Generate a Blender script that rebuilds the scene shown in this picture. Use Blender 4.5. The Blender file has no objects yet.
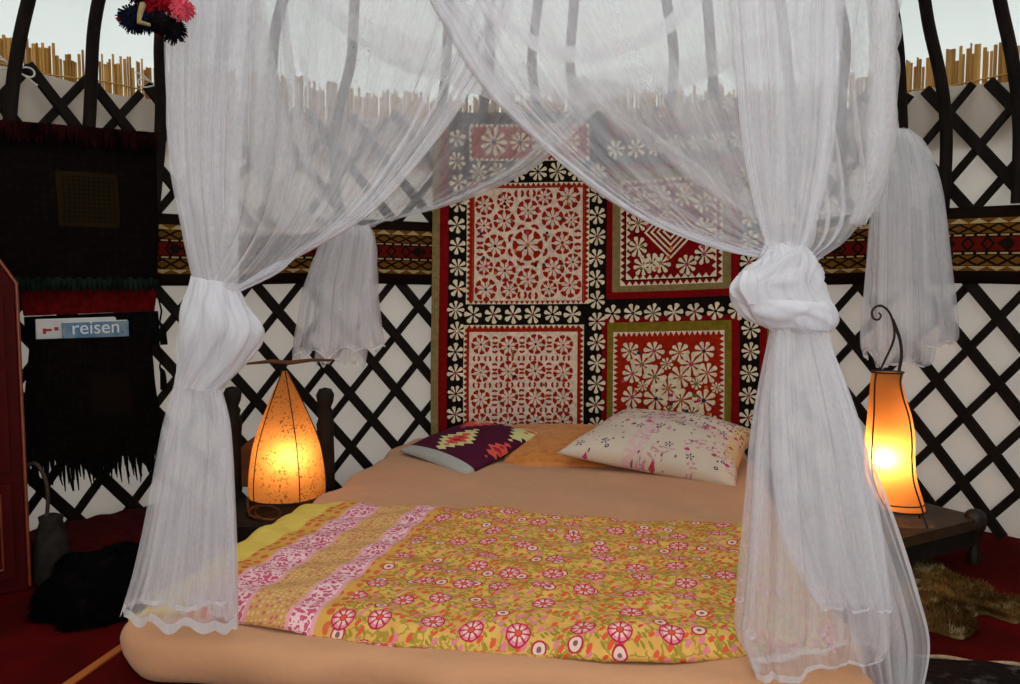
import bpy, bmesh, math, random
import numpy as np
from mathutils import Vector, Matrix

random.seed(7)
RNG = np.random.default_rng(11)
scene = bpy.context.scene
COL = scene.collection
PI = math.pi

# ------------------------------------------------------------------ camera, world, light, exposure
F_PX = 800.0                      # focal length in pixels of the 1020 x 684 frame
EYE = 1.10
PITCH = math.atan(58.5 / F_PX)
cam_d = bpy.data.cameras.new('camera')
cam_d.sensor_width = 36.0
cam_d.lens = 36.0 * F_PX / 1020.0
cam_d.clip_start = 0.05
cam = bpy.data.objects.new('camera', cam_d)
cam.location = (0, 0, EYE)
cam.rotation_euler = (PI / 2 - PITCH, 0, 0)
COL.objects.link(cam)
scene.camera = cam

scene.view_settings.view_transform = 'Standard'
scene.view_settings.look = 'None'
scene.view_settings.gamma = 1.0
scene.view_settings.use_curve_mapping = False
scene.view_settings.exposure = 0.0
scene.cycles.transparent_max_bounces = 48
scene.cycles.max_bounces = 10
scene.cycles.diffuse_bounces = 5
scene.cycles.transmission_bounces = 8

world = bpy.data.worlds.new('overcast_sky')
scene.world = world
world.use_nodes = True
wb = world.node_tree.nodes['Background']
wb.inputs[0].default_value = (0.86, 0.95, 1.0, 1)
wb.inputs[1].default_value = 1.6


def area(name, loc, target, sx, sy, power, col):
    d = bpy.data.lights.new(name, 'AREA')
    d.shape = 'RECTANGLE'; d.size = sx; d.size_y = sy
    d.energy = power; d.color = col
    o = bpy.data.objects.new(name, d)
    o.location = loc
    o.rotation_euler = (Vector(target) - Vector(loc)).to_track_quat('-Z', 'Y').to_euler()
    COL.objects.link(o)
    return o


# daylight through the open yurt door behind the camera and through the crown opening in the roof
area('door_daylight', (0.5, -0.95, 1.35), (0.3, 3.0, 0.9), 0.9, 1.2, 26, (0.93, 0.96, 1.0))
area('crown_daylight', (0.1, 1.74, 3.02), (0.1, 1.74, 0.0), 1.0, 1.0, 10, (0.93, 0.97, 1.0))

# ------------------------------------------------------------------ geometry of the place
CX, CY, RW = 0.10, 1.74, 2.62     # yurt axis and lattice radius


def ray(px, py):
    dx = (px - 510.0) / F_PX
    dy = (342.0 - py) / F_PX
    c, s = math.cos(PITCH), math.sin(PITCH)
    return Vector((dx, c + s * dy, -s + c * dy))


def at(px, py, d):
    r = ray(px, py)
    return Vector((0, 0, EYE)) + r * (d / r.y)


def on_cyl(px, py, r):
    v = ray(px, py)
    ox, oy = -CX, -CY
    a = v.x ** 2 + v.y ** 2
    b = 2 * (ox * v.x + oy * v.y)
    c = ox * ox + oy * oy - r * r
    t = (-b + math.sqrt(b * b - 4 * a * c)) / (2 * a)
    return Vector((0, 0, EYE)) + v * t


def azim(px, r, py=284):
    p = on_cyl(px, py, r)
    return math.atan2(p.x - CX, p.y - CY)


def cyl(th, r, z):
    return Vector((CX + r * math.sin(th), CY + r * math.cos(th), z))


# ------------------------------------------------------------------ object helpers
def lin(h):
    h = h.lstrip('#')
    out = []
    for i in (0, 2, 4):
        c = int(h[i:i + 2], 16) / 255.0
        out.append(c / 12.92 if c <= 0.04045 else ((c + 0.055) / 1.055) ** 2.4)
    return (*out, 1.0)


WLOC = {}


class MB:
    """Collects shapes; build() links them as ONE mesh object."""

    def __init__(self):
        self.v, self.f, self.m, self.uv = [], [], [], []

    def face(self, pts, mi=0, uvs=None):
        n = len(self.v)
        self.v.extend([tuple(p) for p in pts])
        self.f.append(tuple(range(n, n + len(pts))))
        self.m.append(mi)
        self.uv.append(uvs)

    def grid(self, P, mi=0, UV=None, close=False, flip=False, mat_fn=None):
        """P: array (rows, cols, 3)"""
        P = np.asarray(P, dtype=float)
        R, C = P.shape[:2]
        n = len(self.v)
        self.v.extend(map(tuple, P.reshape(-1, 3)))
        cc = C if close else C - 1
        for i in range(R - 1):
            for j in range(cc):
                j2 = (j + 1) % C
                q = (n + i * C + j, n + i * C + j2, n + (i + 1) * C + j2, n + (i + 1) * C + j)
                if flip:
                    q = q[::-1]
                self.f.append(q)
                self.m.append(mat_fn(i / (R - 1), j / max(1, cc)) if mat_fn else mi)
                if UV is not None:
                    u = [UV[i][j], UV[i][j + 1], UV[i + 1][j + 1], UV[i + 1][j]]
                else:
                    u = [(j / cc, i / (R - 1)), ((j + 1) / cc, i / (R - 1)), ((j + 1) / cc, (i + 1) / (R - 1)), (j / cc, (i + 1) / (R - 1))]
                self.uv.append(u[::-1] if flip else u)

    def tube(self, pts, r, seg=8, mi=0, caps=True):
        pts = [Vector(p) for p in pts]
        n = len(pts)
        rad = r if hasattr(r, '__len__') else [r] * n
        rings = []
        prev = None
        for i, p in enumerate(pts):
            t = (pts[min(i + 1, n - 1)] - pts[max(i - 1, 0)])
            if t.length < 1e-9:
                t = Vector((0, 0, 1))
            t.normalize()
            if prev is None:
                a = Vector((0, 0, 1)) if abs(t.z) < 0.9 else Vector((1, 0, 0))
                u = t.cross(a).normalized()
            else:
                u = (prev - t * prev.dot(t)).normalized()
            prev = u
            w = t.cross(u)
            rings.append([p + (u * math.cos(2 * PI * k / seg) + w * math.sin(2 * PI * k / seg)) * rad[i] for k in range(seg)])
        self.grid([[tuple(q) for q in ring] for ring in rings], mi, close=True)
        if caps:
            self.face(list(reversed(rings[0])), mi)
            self.face(rings[-1], mi)

    def lathe(self, prof, c, seg=24, mi=0, flat=1.0):
        """prof: [(r, z)] about vertical axis through c"""
        rings = [[(c[0] + r * math.cos(2 * PI * k / seg), c[1] + r * math.sin(2 * PI * k / seg) * flat, c[2] + z) for k in range(seg)] for r, z in prof]
        self.grid(rings, mi, close=True)

    def box(self, c, s, M=None, mi=0):
        c = Vector(c); h = Vector(s) * 0.5
        P = []
        for x in (-1, 1):
            for y in (-1, 1):
                for z in (-1, 1):
                    o = Vector((x * h.x, y * h.y, z * h.z))
                    if M:
                        o = M @ o
                    P.append(c + o)
        for q in ((0, 1, 3, 2), (4, 6, 7, 5), (0, 4, 5, 1), (2, 3, 7, 6), (0, 2, 6, 4), (1, 5, 7, 3)):
            self.face([P[k] for k in q], mi)

    def build(self, name, mats, parent=None, smooth=True, merge=0.0, bevel=0.0, auto=None, origin=None):
        me = bpy.data.meshes.new(name)
        off = Vector(origin) if origin is not None else Vector((0, 0, 0))
        me.from_pydata([tuple(Vector(p) - off) for p in self.v], [], self.f)
        if not isinstance(mats, (list, tuple)):
            mats = [mats]
        for mt in mats:
            me.materials.append(mt)
        me.polygons.foreach_set('material_index', self.m)
        if any(u is not None for u in self.uv):
            lay = me.uv_layers.new(name='uv')
            flat = []
            for f, u in zip(self.f, self.uv):
                if u is None:
                    flat.extend([0.0] * (2 * len(f)))
                else:
                    for q in u:
                        flat.extend(q)
            lay.data.foreach_set('uv', flat)
        if merge:
            bm = bmesh.new(); bm.from_mesh(me)
            bmesh.ops.remove_doubles(bm, verts=bm.verts, dist=merge)
            bmesh.ops.recalc_face_normals(bm, faces=bm.faces)
            bm.to_mesh(me); bm.free()
        if smooth:
            me.polygons.foreach_set('use_smooth', [True] * len(me.polygons))
        me.update()
        o = bpy.data.objects.new(name, me)
        COL.objects.link(o)
        o.location = off
        if parent is not None:
            o.parent = parent
            o.location = off - WLOC.get(parent.name, Vector(parent.location))
        WLOC[o.name] = off.copy()
        if bevel:
            b = o.modifiers.new('bevel', 'BEVEL')
            b.width = bevel; b.segments = 2; b.limit_method = 'ANGLE'
        return o


def tag(o, label, cat, group=None, kind=None):
    if label: o['label'] = label
    if cat: o['category'] = cat
    if group: o['group'] = group
    if kind: o['kind'] = kind
    return o


def thing(name, loc, label, cat, group=None):
    o = bpy.data.objects.new(name, None)
    o.location = loc
    COL.objects.link(o)
    return tag(o, label, cat, group)


def spline(pts, n):
    """Catmull-Rom through points (k,d) -> (n,d)"""
    P = np.asarray(pts, dtype=float)
    k = len(P)
    if k == 2:
        t = np.linspace(0, 1, n).reshape((-1,) + (1,) * (P.ndim - 1))
        return P[0] * (1 - t) + P[1] * t
    E = np.concatenate([(2 * P[0] - P[1])[None], P, (2 * P[-1] - P[-2])[None]])
    t = np.linspace(0, k - 1 - 1e-9, n)
    i = t.astype(int)
    f = (t - i).reshape((-1,) + (1,) * (P.ndim - 1))
    a, b, c, d = E[i], E[i + 1], E[i + 2], E[i + 3]
    return 0.5 * (2 * b + (c - a) * f + (2 * a - 5 * b + 4 * c - d) * f ** 2 + (3 * b - a - 3 * c + d) * f ** 3)


def wob(u, seed, n=5, lo=1.0, hi=6.0):
    """smooth 1-D noise"""
    r = np.random.default_rng(seed)
    out = np.zeros_like(u, dtype=float)
    for _ in range(n):
        out = out + r.normal() * np.sin(2 * PI * (r.uniform(lo, hi) * u + r.uniform()))
    return out / math.sqrt(n)


# ------------------------------------------------------------------ shader helpers
class S:
    """a float / colour socket with arithmetic"""

    def __init__(self, nt, sock):
        self.nt, self.s = nt, sock

    def _m(self, op, *a, clamp=False):
        n = self.nt.nodes.new('ShaderNodeMath')
        n.operation = op
        n.use_clamp = clamp
        for i, v in enumerate((self,) + a):
            if isinstance(v, S):
                self.nt.links.new(v.s, n.inputs[i])
            else:
                n.inputs[i].default_value = v
        return S(self.nt, n.outputs[0])

    def __add__(self, o): return self._m('ADD', o)
    def __sub__(self, o): return self._m('SUBTRACT', o)
    def __mul__(self, o): return self._m('MULTIPLY', o)
    def __truediv__(self, o): return self._m('DIVIDE', o)
    __radd__ = __add__
    __rmul__ = __mul__
    def rsub(self, c): return (self * -1.0) + c
    def lt(self, o): return self._m('LESS_THAN', o)
    def gt(self, o): return self._m('GREATER_THAN', o)
    def between(self, a, b): return self.gt(a) * self.lt(b)
    def sin(self): return self._m('SINE')
    def abs(self): return self._m('ABSOLUTE')
    def frac(self): return self._m('FRACT')
    def floor(self): return self._m('FLOOR')
    def max(self, o): return self._m('MAXIMUM', o)
    def min(self, o): return self._m('MINIMUM', o)
    def atan2(self, o): return self._m('ARCTAN2', o)
    def sqrt(self): return self._m('SQRT')
    def clamp(self): return self._m('ADD', 0.0, clamp=True)
    def smooth(self, a, b):
        n = self.nt.nodes.new('ShaderNodeMapRange')
        n.interpolation_type = 'SMOOTHSTEP'
        self.nt.links.new(self.s, n.inputs[0])
        n.inputs[1].default_value = a; n.inputs[2].default_value = b
        n.inputs[3].default_value = 0; n.inputs[4].default_value = 1
        return S(self.nt, n.outputs[0])


class Sh:
    def __init__(self, name):
        self.m = bpy.data.materials.new(name)
        self.m.use_nodes = True
        self.nt = self.m.node_tree
        self.nt.nodes.clear()
        self.out = self.nt.nodes.new('ShaderNodeOutputMaterial')

    def new(self, t, **k):
        n = self.nt.nodes.new(t)
        for a, b in k.items():
            setattr(n, a, b)
        return n

    def link(self, a, b):
        self.nt.links.new(a.s if isinstance(a, S) else a, b)

    def put(self, v, inp):
        if isinstance(v, S):
            self.nt.links.new(v.s, inp)
        elif isinstance(v, bpy.types.NodeSocket):
            self.nt.links.new(v, inp)
        else:
            inp.default_value = v

    def coord(self, kind='UV'):
        n = self.new('ShaderNodeTexCoord')
        return n.outputs[kind]

    def xyz(self, vec):
        n = self.new('ShaderNodeSeparateXYZ')
        self.link(vec, n.inputs[0])
        return [S(self.nt, n.outputs[i]) for i in range(3)]

    def vec(self, x, y, z=0.0):
        n = self.new('ShaderNodeCombineXYZ')
        for i, v in enumerate((x, y, z)):
            self.put(v, n.inputs[i])
        return n.outputs[0]

    def noise(self, vec, scale, detail=3.0, rough=0.5, out=0):
        n = self.new('ShaderNodeTexNoise')
        self.link(vec, n.inputs['Vector'])
        n.inputs['Scale'].default_value = scale
        n.inputs['Detail'].default_value = detail
        n.inputs['Roughness'].default_value = rough
        return S(self.nt, n.outputs[out])

    def voro(self, vec, rand=0.5, feature='F1'):
        """vector already scaled; returns dist, dx, dy, random"""
        n = self.new('ShaderNodeTexVoronoi', feature=feature, voronoi_dimensions='2D')
        self.link(vec, n.inputs['Vector'])
        n.inputs['Scale'].default_value = 1.0
        n.inputs['Randomness'].default_value = rand
        sub = self.new('ShaderNodeVectorMath', operation='SUBTRACT')
        self.link(vec, sub.inputs[0]); self.link(n.outputs['Position'], sub.inputs[1])
        x, y, _ = self.xyz(sub.outputs[0])
        c = self.new('ShaderNodeSeparateColor')
        self.link(n.outputs['Color'], c.inputs[0])
        return S(self.nt, n.outputs['Distance']), x, y, S(self.nt, c.outputs[0]), S(self.nt, c.outputs[1])

    def mix(self, f, a, b):
        n = self.new('ShaderNodeMix', data_type='RGBA')
        self.put(f, n.inputs[0])
        self.put(a, n.inputs[6]); self.put(b, n.inputs[7])
        return S(self.nt, n.outputs[2])

    def bump(self, h, strength=0.3, dist=0.01):
        n = self.new('ShaderNodeBump')
        n.inputs['Strength'].default_value = strength
        n.inputs['Distance'].default_value = dist
        self.put(h, n.inputs['Height'])
        return n.outputs[0]

    def principled(self, col, rough=0.8, bump=None, metal=0.0, spec=0.3, sheen=0.0, coat=0.0):
        p = self.new('ShaderNodeBsdfPrincipled')
        self.put(col, p.inputs['Base Color'])
        self.put(rough, p.inputs['Roughness'])
        p.inputs['Metallic'].default_value = metal
        p.inputs['Specular IOR Level'].default_value = spec
        p.inputs['Sheen Weight'].default_value = sheen
        p.inputs['Coat Weight'].default_value = coat
        if bump is not None:
            self.link(bump, p.inputs['Normal'])
        self.link(p.outputs[0], self.out.inputs[0])
        return self.m


def plain(name, c, rough=0.8, var=0.25, scale=30, bump=0.25, spec=0.3, metal=0.0, coat=0.0, stretch=None):
    s = Sh(name)
    v = s.coord('Object')
    if stretch:
        mp = s.new('ShaderNodeMapping')
        s.link(v, mp.inputs[0]); mp.inputs['Scale'].default_value = stretch
        v = mp.outputs[0]
    n = s.noise(v, scale, 4)
    a = lin(c)
    lo = tuple(x * (1 - var) for x in a[:3]) + (1,)
    hi = tuple(min(1, x * (1 + var)) for x in a[:3]) + (1,)
    col = s.mix(n.smooth(0.3, 0.7), lo, hi)
    return s.principled(col, rough, s.bump(n, bump, 0.004) if bump else None, metal, spec, coat=coat)


def cloth_thru(name, c, trans, var=0.06, scale=5, weave=True):
    """opaque cloth that lets daylight glow through it"""
    s = Sh(name)
    v = s.coord('Object')
    n = s.noise(v, scale, 3)
    a = lin(c)
    lo = tuple(x * (1 - var * 2) for x in a[:3]) + (1,)
    col = s.mix(n, lo, a)
    b = s.bump(n, 0.25, 0.03)
    d = s.new('ShaderNodeBsdfDiffuse'); s.put(col, d.inputs[0]); s.link(b, d.inputs['Normal'])
    t = s.new('ShaderNodeBsdfTranslucent'); s.put(col, t.inputs[0])
    mx = s.new('ShaderNodeMixShader'); mx.inputs[0].default_value = trans
    s.link(d.outputs[0], mx.inputs[1]); s.link(t.outputs[0], mx.inputs[2])
    s.link(mx.outputs[0], s.out.inputs[0])
    return s.m


def net_mat(name, alpha, streak=0.18):
    s = Sh(name)
    u, v, _ = s.xyz(s.coord('UV'))
    n = s.noise(s.vec(u * 60.0, v * 2.2), 1.0, 3)
    n2 = s.noise(s.vec(u * 240.0, v * 60.0), 1.0, 2)
    n3 = s.noise(s.vec(u * 22.0, v * 0.7), 1.0, 4, 0.65)
    a = ((n - 0.5) * (streak * 2.0) + (n3 - 0.5) * (streak * 2.8) + (n2 - 0.5) * 0.14 + alpha).clamp()
    d = s.new('ShaderNodeBsdfDiffuse'); d.inputs[0].default_value = (0.86, 0.84, 0.865, 1)
    t = s.new('ShaderNodeBsdfTranslucent'); t.inputs[0].default_value = (0.86, 0.84, 0.865, 1)
    mx = s.new('ShaderNodeMixShader'); mx.inputs[0].default_value = 0.38
    s.link(d.outputs[0], mx.inputs[1]); s.link(t.outputs[0], mx.inputs[2])
    tr = s.new('ShaderNodeBsdfTransparent')
    m2 = s.new('ShaderNodeMixShader')
    s.link(a, m2.inputs[0]); s.link(tr.outputs[0], m2.inputs[1]); s.link(mx.outputs[0], m2.inputs[2])
    s.link(m2.outputs[0], s.out.inputs[0])
    return s.m


M = {}
M['net'] = net_mat('mosquito_netting', 0.375)
M['net_dense'] = net_mat('gathered_netting', 0.66, 0.16)
M['hem'] = net_mat('hemmed_netting', 0.82, 0.1)
M['canvas_roof'] = cloth_thru('roof_canvas', '#e6e6de', 0.55, 0.05, 1.6)
M['canvas_wall'] = cloth_thru('wall_cloth', '#dacbbc', 0.22, 0.04, 3)
M['wood_dark'] = plain('dark_stained_wood', '#1c1410', 0.8, 0.35, 18, 0.3, 0.12, stretch=(1, 1, 0.2))
M['wood_chair'] = plain('smoky_old_wood', '#1c130d', 0.7, 0.35, 25, 0.3, 0.2)
M['wood_orange'] = plain('orange_pine', '#a85a22', 0.45, 0.2, 12, 0.15, 0.4, stretch=(1, 0.15, 1))
M['lacquer'] = plain('red_lacquer', '#420404', 0.6, 0.15, 6, 0.05, 0.08)
M['gold'] = plain('gold_trim', '#7a3414', 0.35, 0.2, 20, 0.1, 0.5)
M['iron'] = plain('wrought_iron', '#1c120e', 0.5, 0.3, 40, 0.3, 0.5, metal=0.4)
M['black_felt'] = plain('black_wool', '#0b0807', 0.95, 0.5, 60, 0.6, 0.1)
M['white_cord'] = plain('white_cord', '#d8d2c8', 0.8, 0.1, 80, 0.2)
M['paper'] = plain('white_paper', '#dcdad6', 0.6, 0.04, 20, 0.0)

# ------------------------------------------------------------------ floor, walls, roof
def carpet():
    s = Sh('red_carpet')
    v = s.coord('Object')
    n = s.noise(v, 2.2, 4); n2 = s.noise(v, 160, 2)
    col = s.mix(n.smooth(0.35, 0.65), lin('#400504'), lin('#5a0706'))
    col = s.mix(n2.smooth(0.5, 0.75) * 0.5, col, lin('#1e0302'))
    return s.principled(col, 0.95, s.bump(n2, 0.5, 0.006), spec=0.05)


mb = MB()
seg = 96
mb.face([cyl(2 * PI * k / seg, 2.85, 0.0) for k in range(seg)][::-1])
o = mb.build('floor', carpet(), smooth=False); o['kind'] = 'structure'

DOOR_A = math.radians(16)
mb = MB()
th0, th1, n = -PI + DOOR_A, PI - DOOR_A, 200
zz = np.linspace(0, 1.965, 14)
P = []
for z in zz:
    row = []
    for k in range(n + 1):
        th = th0 + (th1 - th0) * k / n
        r = 2.675 + 0.010 * math.sin(th * 37 + 2 * z) + 0.012 * math.sin(th * 13.0 + z * 3)
        zt = z + (0.02 * math.sin(th * 19) * (z / 1.965) ** 4)
        row.append(cyl(th, r, zt))
    P.append([tuple(q) for q in row])
mb.grid(P)
o = mb.build('wall_back', M['canvas_wall']); o['kind'] = 'structure'

mb = MB()
prof = spline([(2.80, 1.75), (2.78, 2.12), (2.66, 2.32), (2.3, 2.48), (1.9, 2.67), (1.5, 2.88), (1.0, 3.08), (0.68, 3.21)], 26)
P = []
for r, z in prof:
    P.append([tuple(cyl(2 * PI * k / 144, r + 0.02 * math.sin(2 * PI * k / 144 * 24) * min(1, r / 2.6), z)) for k in range(144)])
mb.grid(P, close=True)
o = mb.build('roof_canvas', M['canvas_roof']); o['kind'] = 'structure'

mb = MB()
mb.tube([cyl(2 * PI * k / 48, 0.68, 3.10) for k in range(49)], 0.035, 10, caps=False)
for k in range(3):
    for q in (-1, 1):
        a = k * PI / 3 + q * 0.06
        mb.tube([cyl(a, 0.68, 3.10), cyl(a, 0.3, 3.2) if 0 else cyl(a, 0.34, 3.19), cyl(0, 0.0, 3.22) + Vector((q * 0.02, k * 0.02, 0)), cyl(a + PI, 0.34, 3.19), cyl(a + PI, 0.68, 3.10)], 0.014, 6)
o = mb.build('roof_crown', M['wood_dark']); o['kind'] = 'structure'

# lattice: one trellis, two layers of slats
mb = MB()
CW, RISE = 0.240, 1.22
dth = CW / RW
th_x = azim(949, RW, 116); z_x = on_cyl(949, 116, RW).z
ZT = 1.985
for layer, sgn, r, wid in ((0, -1, 2.590, 0.050), (1, 1, 2.606, 0.036)):
    for k in range(-24, 26):
        # theta at height z:  th = th_x + k*dth + sgn*(z - z_x)/RISE/RW
        L, Rr = [], []
        jit = random.uniform(-0.006, 0.006)
        ztop = ZT + random.uniform(-0.035, 0.01)
        for q in range(15):
            z = 0.01 + (ztop - 0.01) * q / 14
            th = th_x + k * dth + sgn * (z - z_x) / RISE / RW + jit
            n_ = Vector((math.sin(th), math.cos(th), 0))
            tan = Vector((math.cos(th), -math.sin(th), 0)) * sgn + Vector((0, 0, RISE))
            tan.normalize()
            side = tan.cross(n_)
            c = cyl(th, r, z)
            L.append((c, side, n_))
        if abs(L[7][0].x - CX) > 2.5 and L[7][0].y < CY + 0.3:
            continue
        rows = []
        for c, side, n_ in L:
            h = wid / 2
            rows.append([c + side * h + n_ * 0.003, c + side * h * 0.8 - n_ * 0.008, c - side * h * 0.8 - n_ * 0.008, c - side * h + n_ * 0.003, c - side * h + n_ * 0.007, c + side * h + n_ * 0.007])
        if rows[0][0].y < 0.9 and rows[-1][0].y < 0.9:
            continue
        mb.grid([[tuple(q) for q in rr] for rr in rows], close=True)
        mb.face(rows[0][::-1]); mb.face(rows[-1])
o = mb.build('wall_lattice', M['wood_dark'], smooth=False); o['kind'] = 'structure'

# reed mat between the wall cloth and the roof canvas
def reed():
    s = Sh('dry_reed')
    v = s.coord('Object')
    u, _, _ = s.xyz(s.coord('UV'))
    n = s.noise(v, 9, 3)
    col = s.mix(u.smooth(0, 1), lin('#b58646'), lin('#e0b46c'))
    col = s.mix(n.smooth(0.5, 0.8) * 0.5, col, lin('#8a5c2c'))
    d = s.new('ShaderNodeBsdfDiffuse'); s.put(col, d.inputs[0])
    t = s.new('ShaderNodeBsdfTranslucent'); s.put(col, t.inputs[0])
    mx = s.new('ShaderNodeMixShader'); mx.inputs[0].default_value = 0.35
    s.link(d.outputs[0], mx.inputs[1]); s.link(t.outputs[0], mx.inputs[2]); s.link(mx.outputs[0], s.out.inputs[0])
    return s.m


mb = MB()
th = -1.75
while th < 1.75:
    w = random.uniform(0.008, 0.016)
    zt = 2.115 + random.uniform(-0.035, 0.03) + 0.02 * math.sin(th * 9)
    r = 2.705
    c = random.random()
    a0, a1 = th, th + w / r
    seg_ = 5
    ring = []
    for z in (1.70, zt):
        ring.append([cyl((a0 + a1) / 2, r, z) + Vector((math.cos(th) * math.cos(2 * PI * k / seg_) + math.sin(th) * math.sin(2 * PI * k / seg_), -math.sin(th) * math.cos(2 * PI * k / seg_) + math.cos(th) * math.sin(2 * PI * k / seg_), 0)) * (w / 2) for k in range(seg_)])
    nb = len(mb.f)
    mb.grid([[tuple(q) for q in x] for x in ring], close=True, UV=[[(c, 0)] * (seg_ + 1)] * 2)
    mb.face(ring[1], 0, [(c, 0)] * seg_)
    th = a1 + random.choice((0.0, 0.0, 0.0, 0.0004, 0.0015)) + (0.003 if random.random() < 0.06 else 0)
for z in (1.99,):
    mb.tube([cyl(-1.75 + 3.5 * k / 120, 2.69, z + 0.006 * math.sin(k)) for k in range(121)], 0.004, 5)
o = mb.build('reed_mat', reed(), smooth=False)
tag(o, 'golden cane mat whose jagged top shows above the white wall cloth all round', 'reed mat')

# roof poles
POLES = [(5, 'dark roof pole leftmost in view, above the dark saddlebag'),
         (80, 'dark roof pole left of the tasselled pompom hanging'),
         (150, 'dark roof pole beside the left front curtain, behind the pompom'),
         (213, 'dark roof pole seen through the left front curtain column'),
         (265, 'dark roof pole seen through netting left of the back left gather'),
         (338, 'dark roof pole veiled by netting, second left of the sewn hanging'),
         (440, 'dark roof pole rising just left of the sewn hanging'),
         (483, 'dark roof pole above the top left red patch of the hanging'),
         (536, 'dark roof pole rising left of centre behind the canopy'),
         (575, 'dark roof pole behind the lowest sag of the canopy'),
         (674, 'dark roof pole behind netting above the hanging, right of centre'),
         (718, 'dark roof pole behind netting beside the right front curtain'),
         (795, 'dark roof pole faint behind the gathered column of the right front curtain'),
         (850, 'dark roof pole veiled by the right edge of the right front curtain'),
         (908, 'dark roof pole just right of the right front curtain, in clear view'),
         (947, 'thick dark roof pole standing on the woven band at right'),
         (1022, 'dark roof pole in the upper right corner')]
prof = spline([(2.548, 1.43), (2.505, 1.74), (2.425, 1.98), (2.33, 2.15), (2.20, 2.31), (1.9, 2.53), (1.5, 2.74), (0.67, 3.10)], 34)
for px, lab in POLES:
    th = azim(px, 2.55, 110)
    mb = MB()
    wv = random.uniform(-0.012, 0.012)
    pts = [cyl(th + wv * math.sin(k * 0.3), r, z) for k, (r, z) in enumerate(prof)]
    mb.tube(pts, [0.026 - 0.004 * (k / 33) for k in range(34)], 10)
    o = mb.build('roof_pole', M['wood_dark'])
    tag(o, lab, 'roof pole', 'curved roof poles')

# woven tension band round the lattice
def band_mat():
    s = Sh('woven_band')
    u, v, _ = s.xyz(s.coord('UV'))           # u metres along, v 0..1 up
    dark, ochre, cream, red = lin('#1c110b'), lin('#6d4718'), lin('#b59a6a'), lin('#5e120c')
    # mirrored height about the middle
    h = (v - 0.52).abs()
    tri = ((u * 13.0).frac() - 0.5).abs() * 2.0
    tri2 = ((u * 6.5).frac() - 0.5).abs() * 2.0
    col = s.mix(1.0, dark, dark)
    m_red = h.lt(0.085)
    col = s.mix(m_red, col, dark)
    dm = ((u * 4.2).frac() - 0.5).abs() * 2.0
    col = s.mix(m_red * (dm + h * 4.0).gt(0.32), col, red)
    col = s.mix(m_red * ((tri + h * 7.0) - 0.6).abs().lt(0.16), col, dark)
    dash = h.between(0.105, 0.125) * (u * 22.0).frac().gt(0.3)
    col = s.mix(dash, col, cream)
    zone = h.between(0.14, 0.262)
    z1 = (h - 0.14) / 0.122
    zig = ((tri2 - z1).abs().lt(0.13)).max((tri2.rsub(1.0) - z1).abs().lt(0.13))
    col = s.mix(zone, col, ochre)
    col = s.mix(zone * zig, col, dark)
    scal = h.between(0.27, 0.335)
    z2 = (h - 0.27) / 0.065
    col = s.mix(scal, col, ochre)
    col = s.mix(scal * (tri - z2).gt(0.0), col, cream)
    n = s.noise(s.vec(u * 1.0, v), 30, 3)
    col = s.mix(n.smooth(0.45, 0.8) * 0.5, col, dark)
    n2 = s.noise(s.vec(u * 300.0, v * 60.0), 1, 2)
    return s.principled(col, 0.95, s.bump(n2, 0.4, 0.003), spec=0.05)


mb = MB()
n = 160
a0, a1 = -1.7, 1.7
rows, UV = [], []
for z, r, v in ((1.095, 2.590, 0.0), (1.095, 2.572, 0.0), (1.17, 2.568, 0.25), (1.26, 2.567, 0.5), (1.34, 2.568, 0.75), (1.425, 2.572, 1.0), (1.425, 2.590, 1.0)):
    rows.append([tuple(cyl(a0 + (a1 - a0) * k / n, r + 0.003 * math.sin(k * 0.9), z + 0.006 * math.sin(k * 0.23))) for k in range(n + 1)])
    UV.append([((a0 + (a1 - a0) * k / n) * 2.57, v) for k in range(n + 1)])
mb.grid(rows, UV=UV, flip=True)
o = mb.build('tension_band', band_mat())
tag(o, 'dark woven band with ochre zigzags tied round the middle of the lattice', 'woven band')

# ------------------------------------------------------------------ bed
BA = Vector((math.sin(math.atan(138 / 800.0)), math.cos(math.atan(138 / 800.0)), 0))     # head direction
BR = Vector((BA.y, -BA.x, 0))
FL = at(125, 639, 1.80); FL.z = 0
BW, BL, BZ = 1.63, 2.36, 0.30


def bed(s, t, z):
    return FL + BR * s + BA * t + Vector((0, 0, z))


def sheet():
    s = Sh('tan_bedsheet')
    v = s.coord('Object')
    n = s.noise(v, 6, 3); n2 = s.noise(v, 350, 1)
    col = s.mix(n, lin('#c48b66'), lin('#ce9870'))
    n3 = s.noise(v, 3.2, 4, 0.55)
    return s.principled(col, 0.85, s.bump(n3 + n2 * 0.01, 0.45, 0.06), spec=0.12, sheen=0.1)


mb = MB()
pf = MB()
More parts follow.
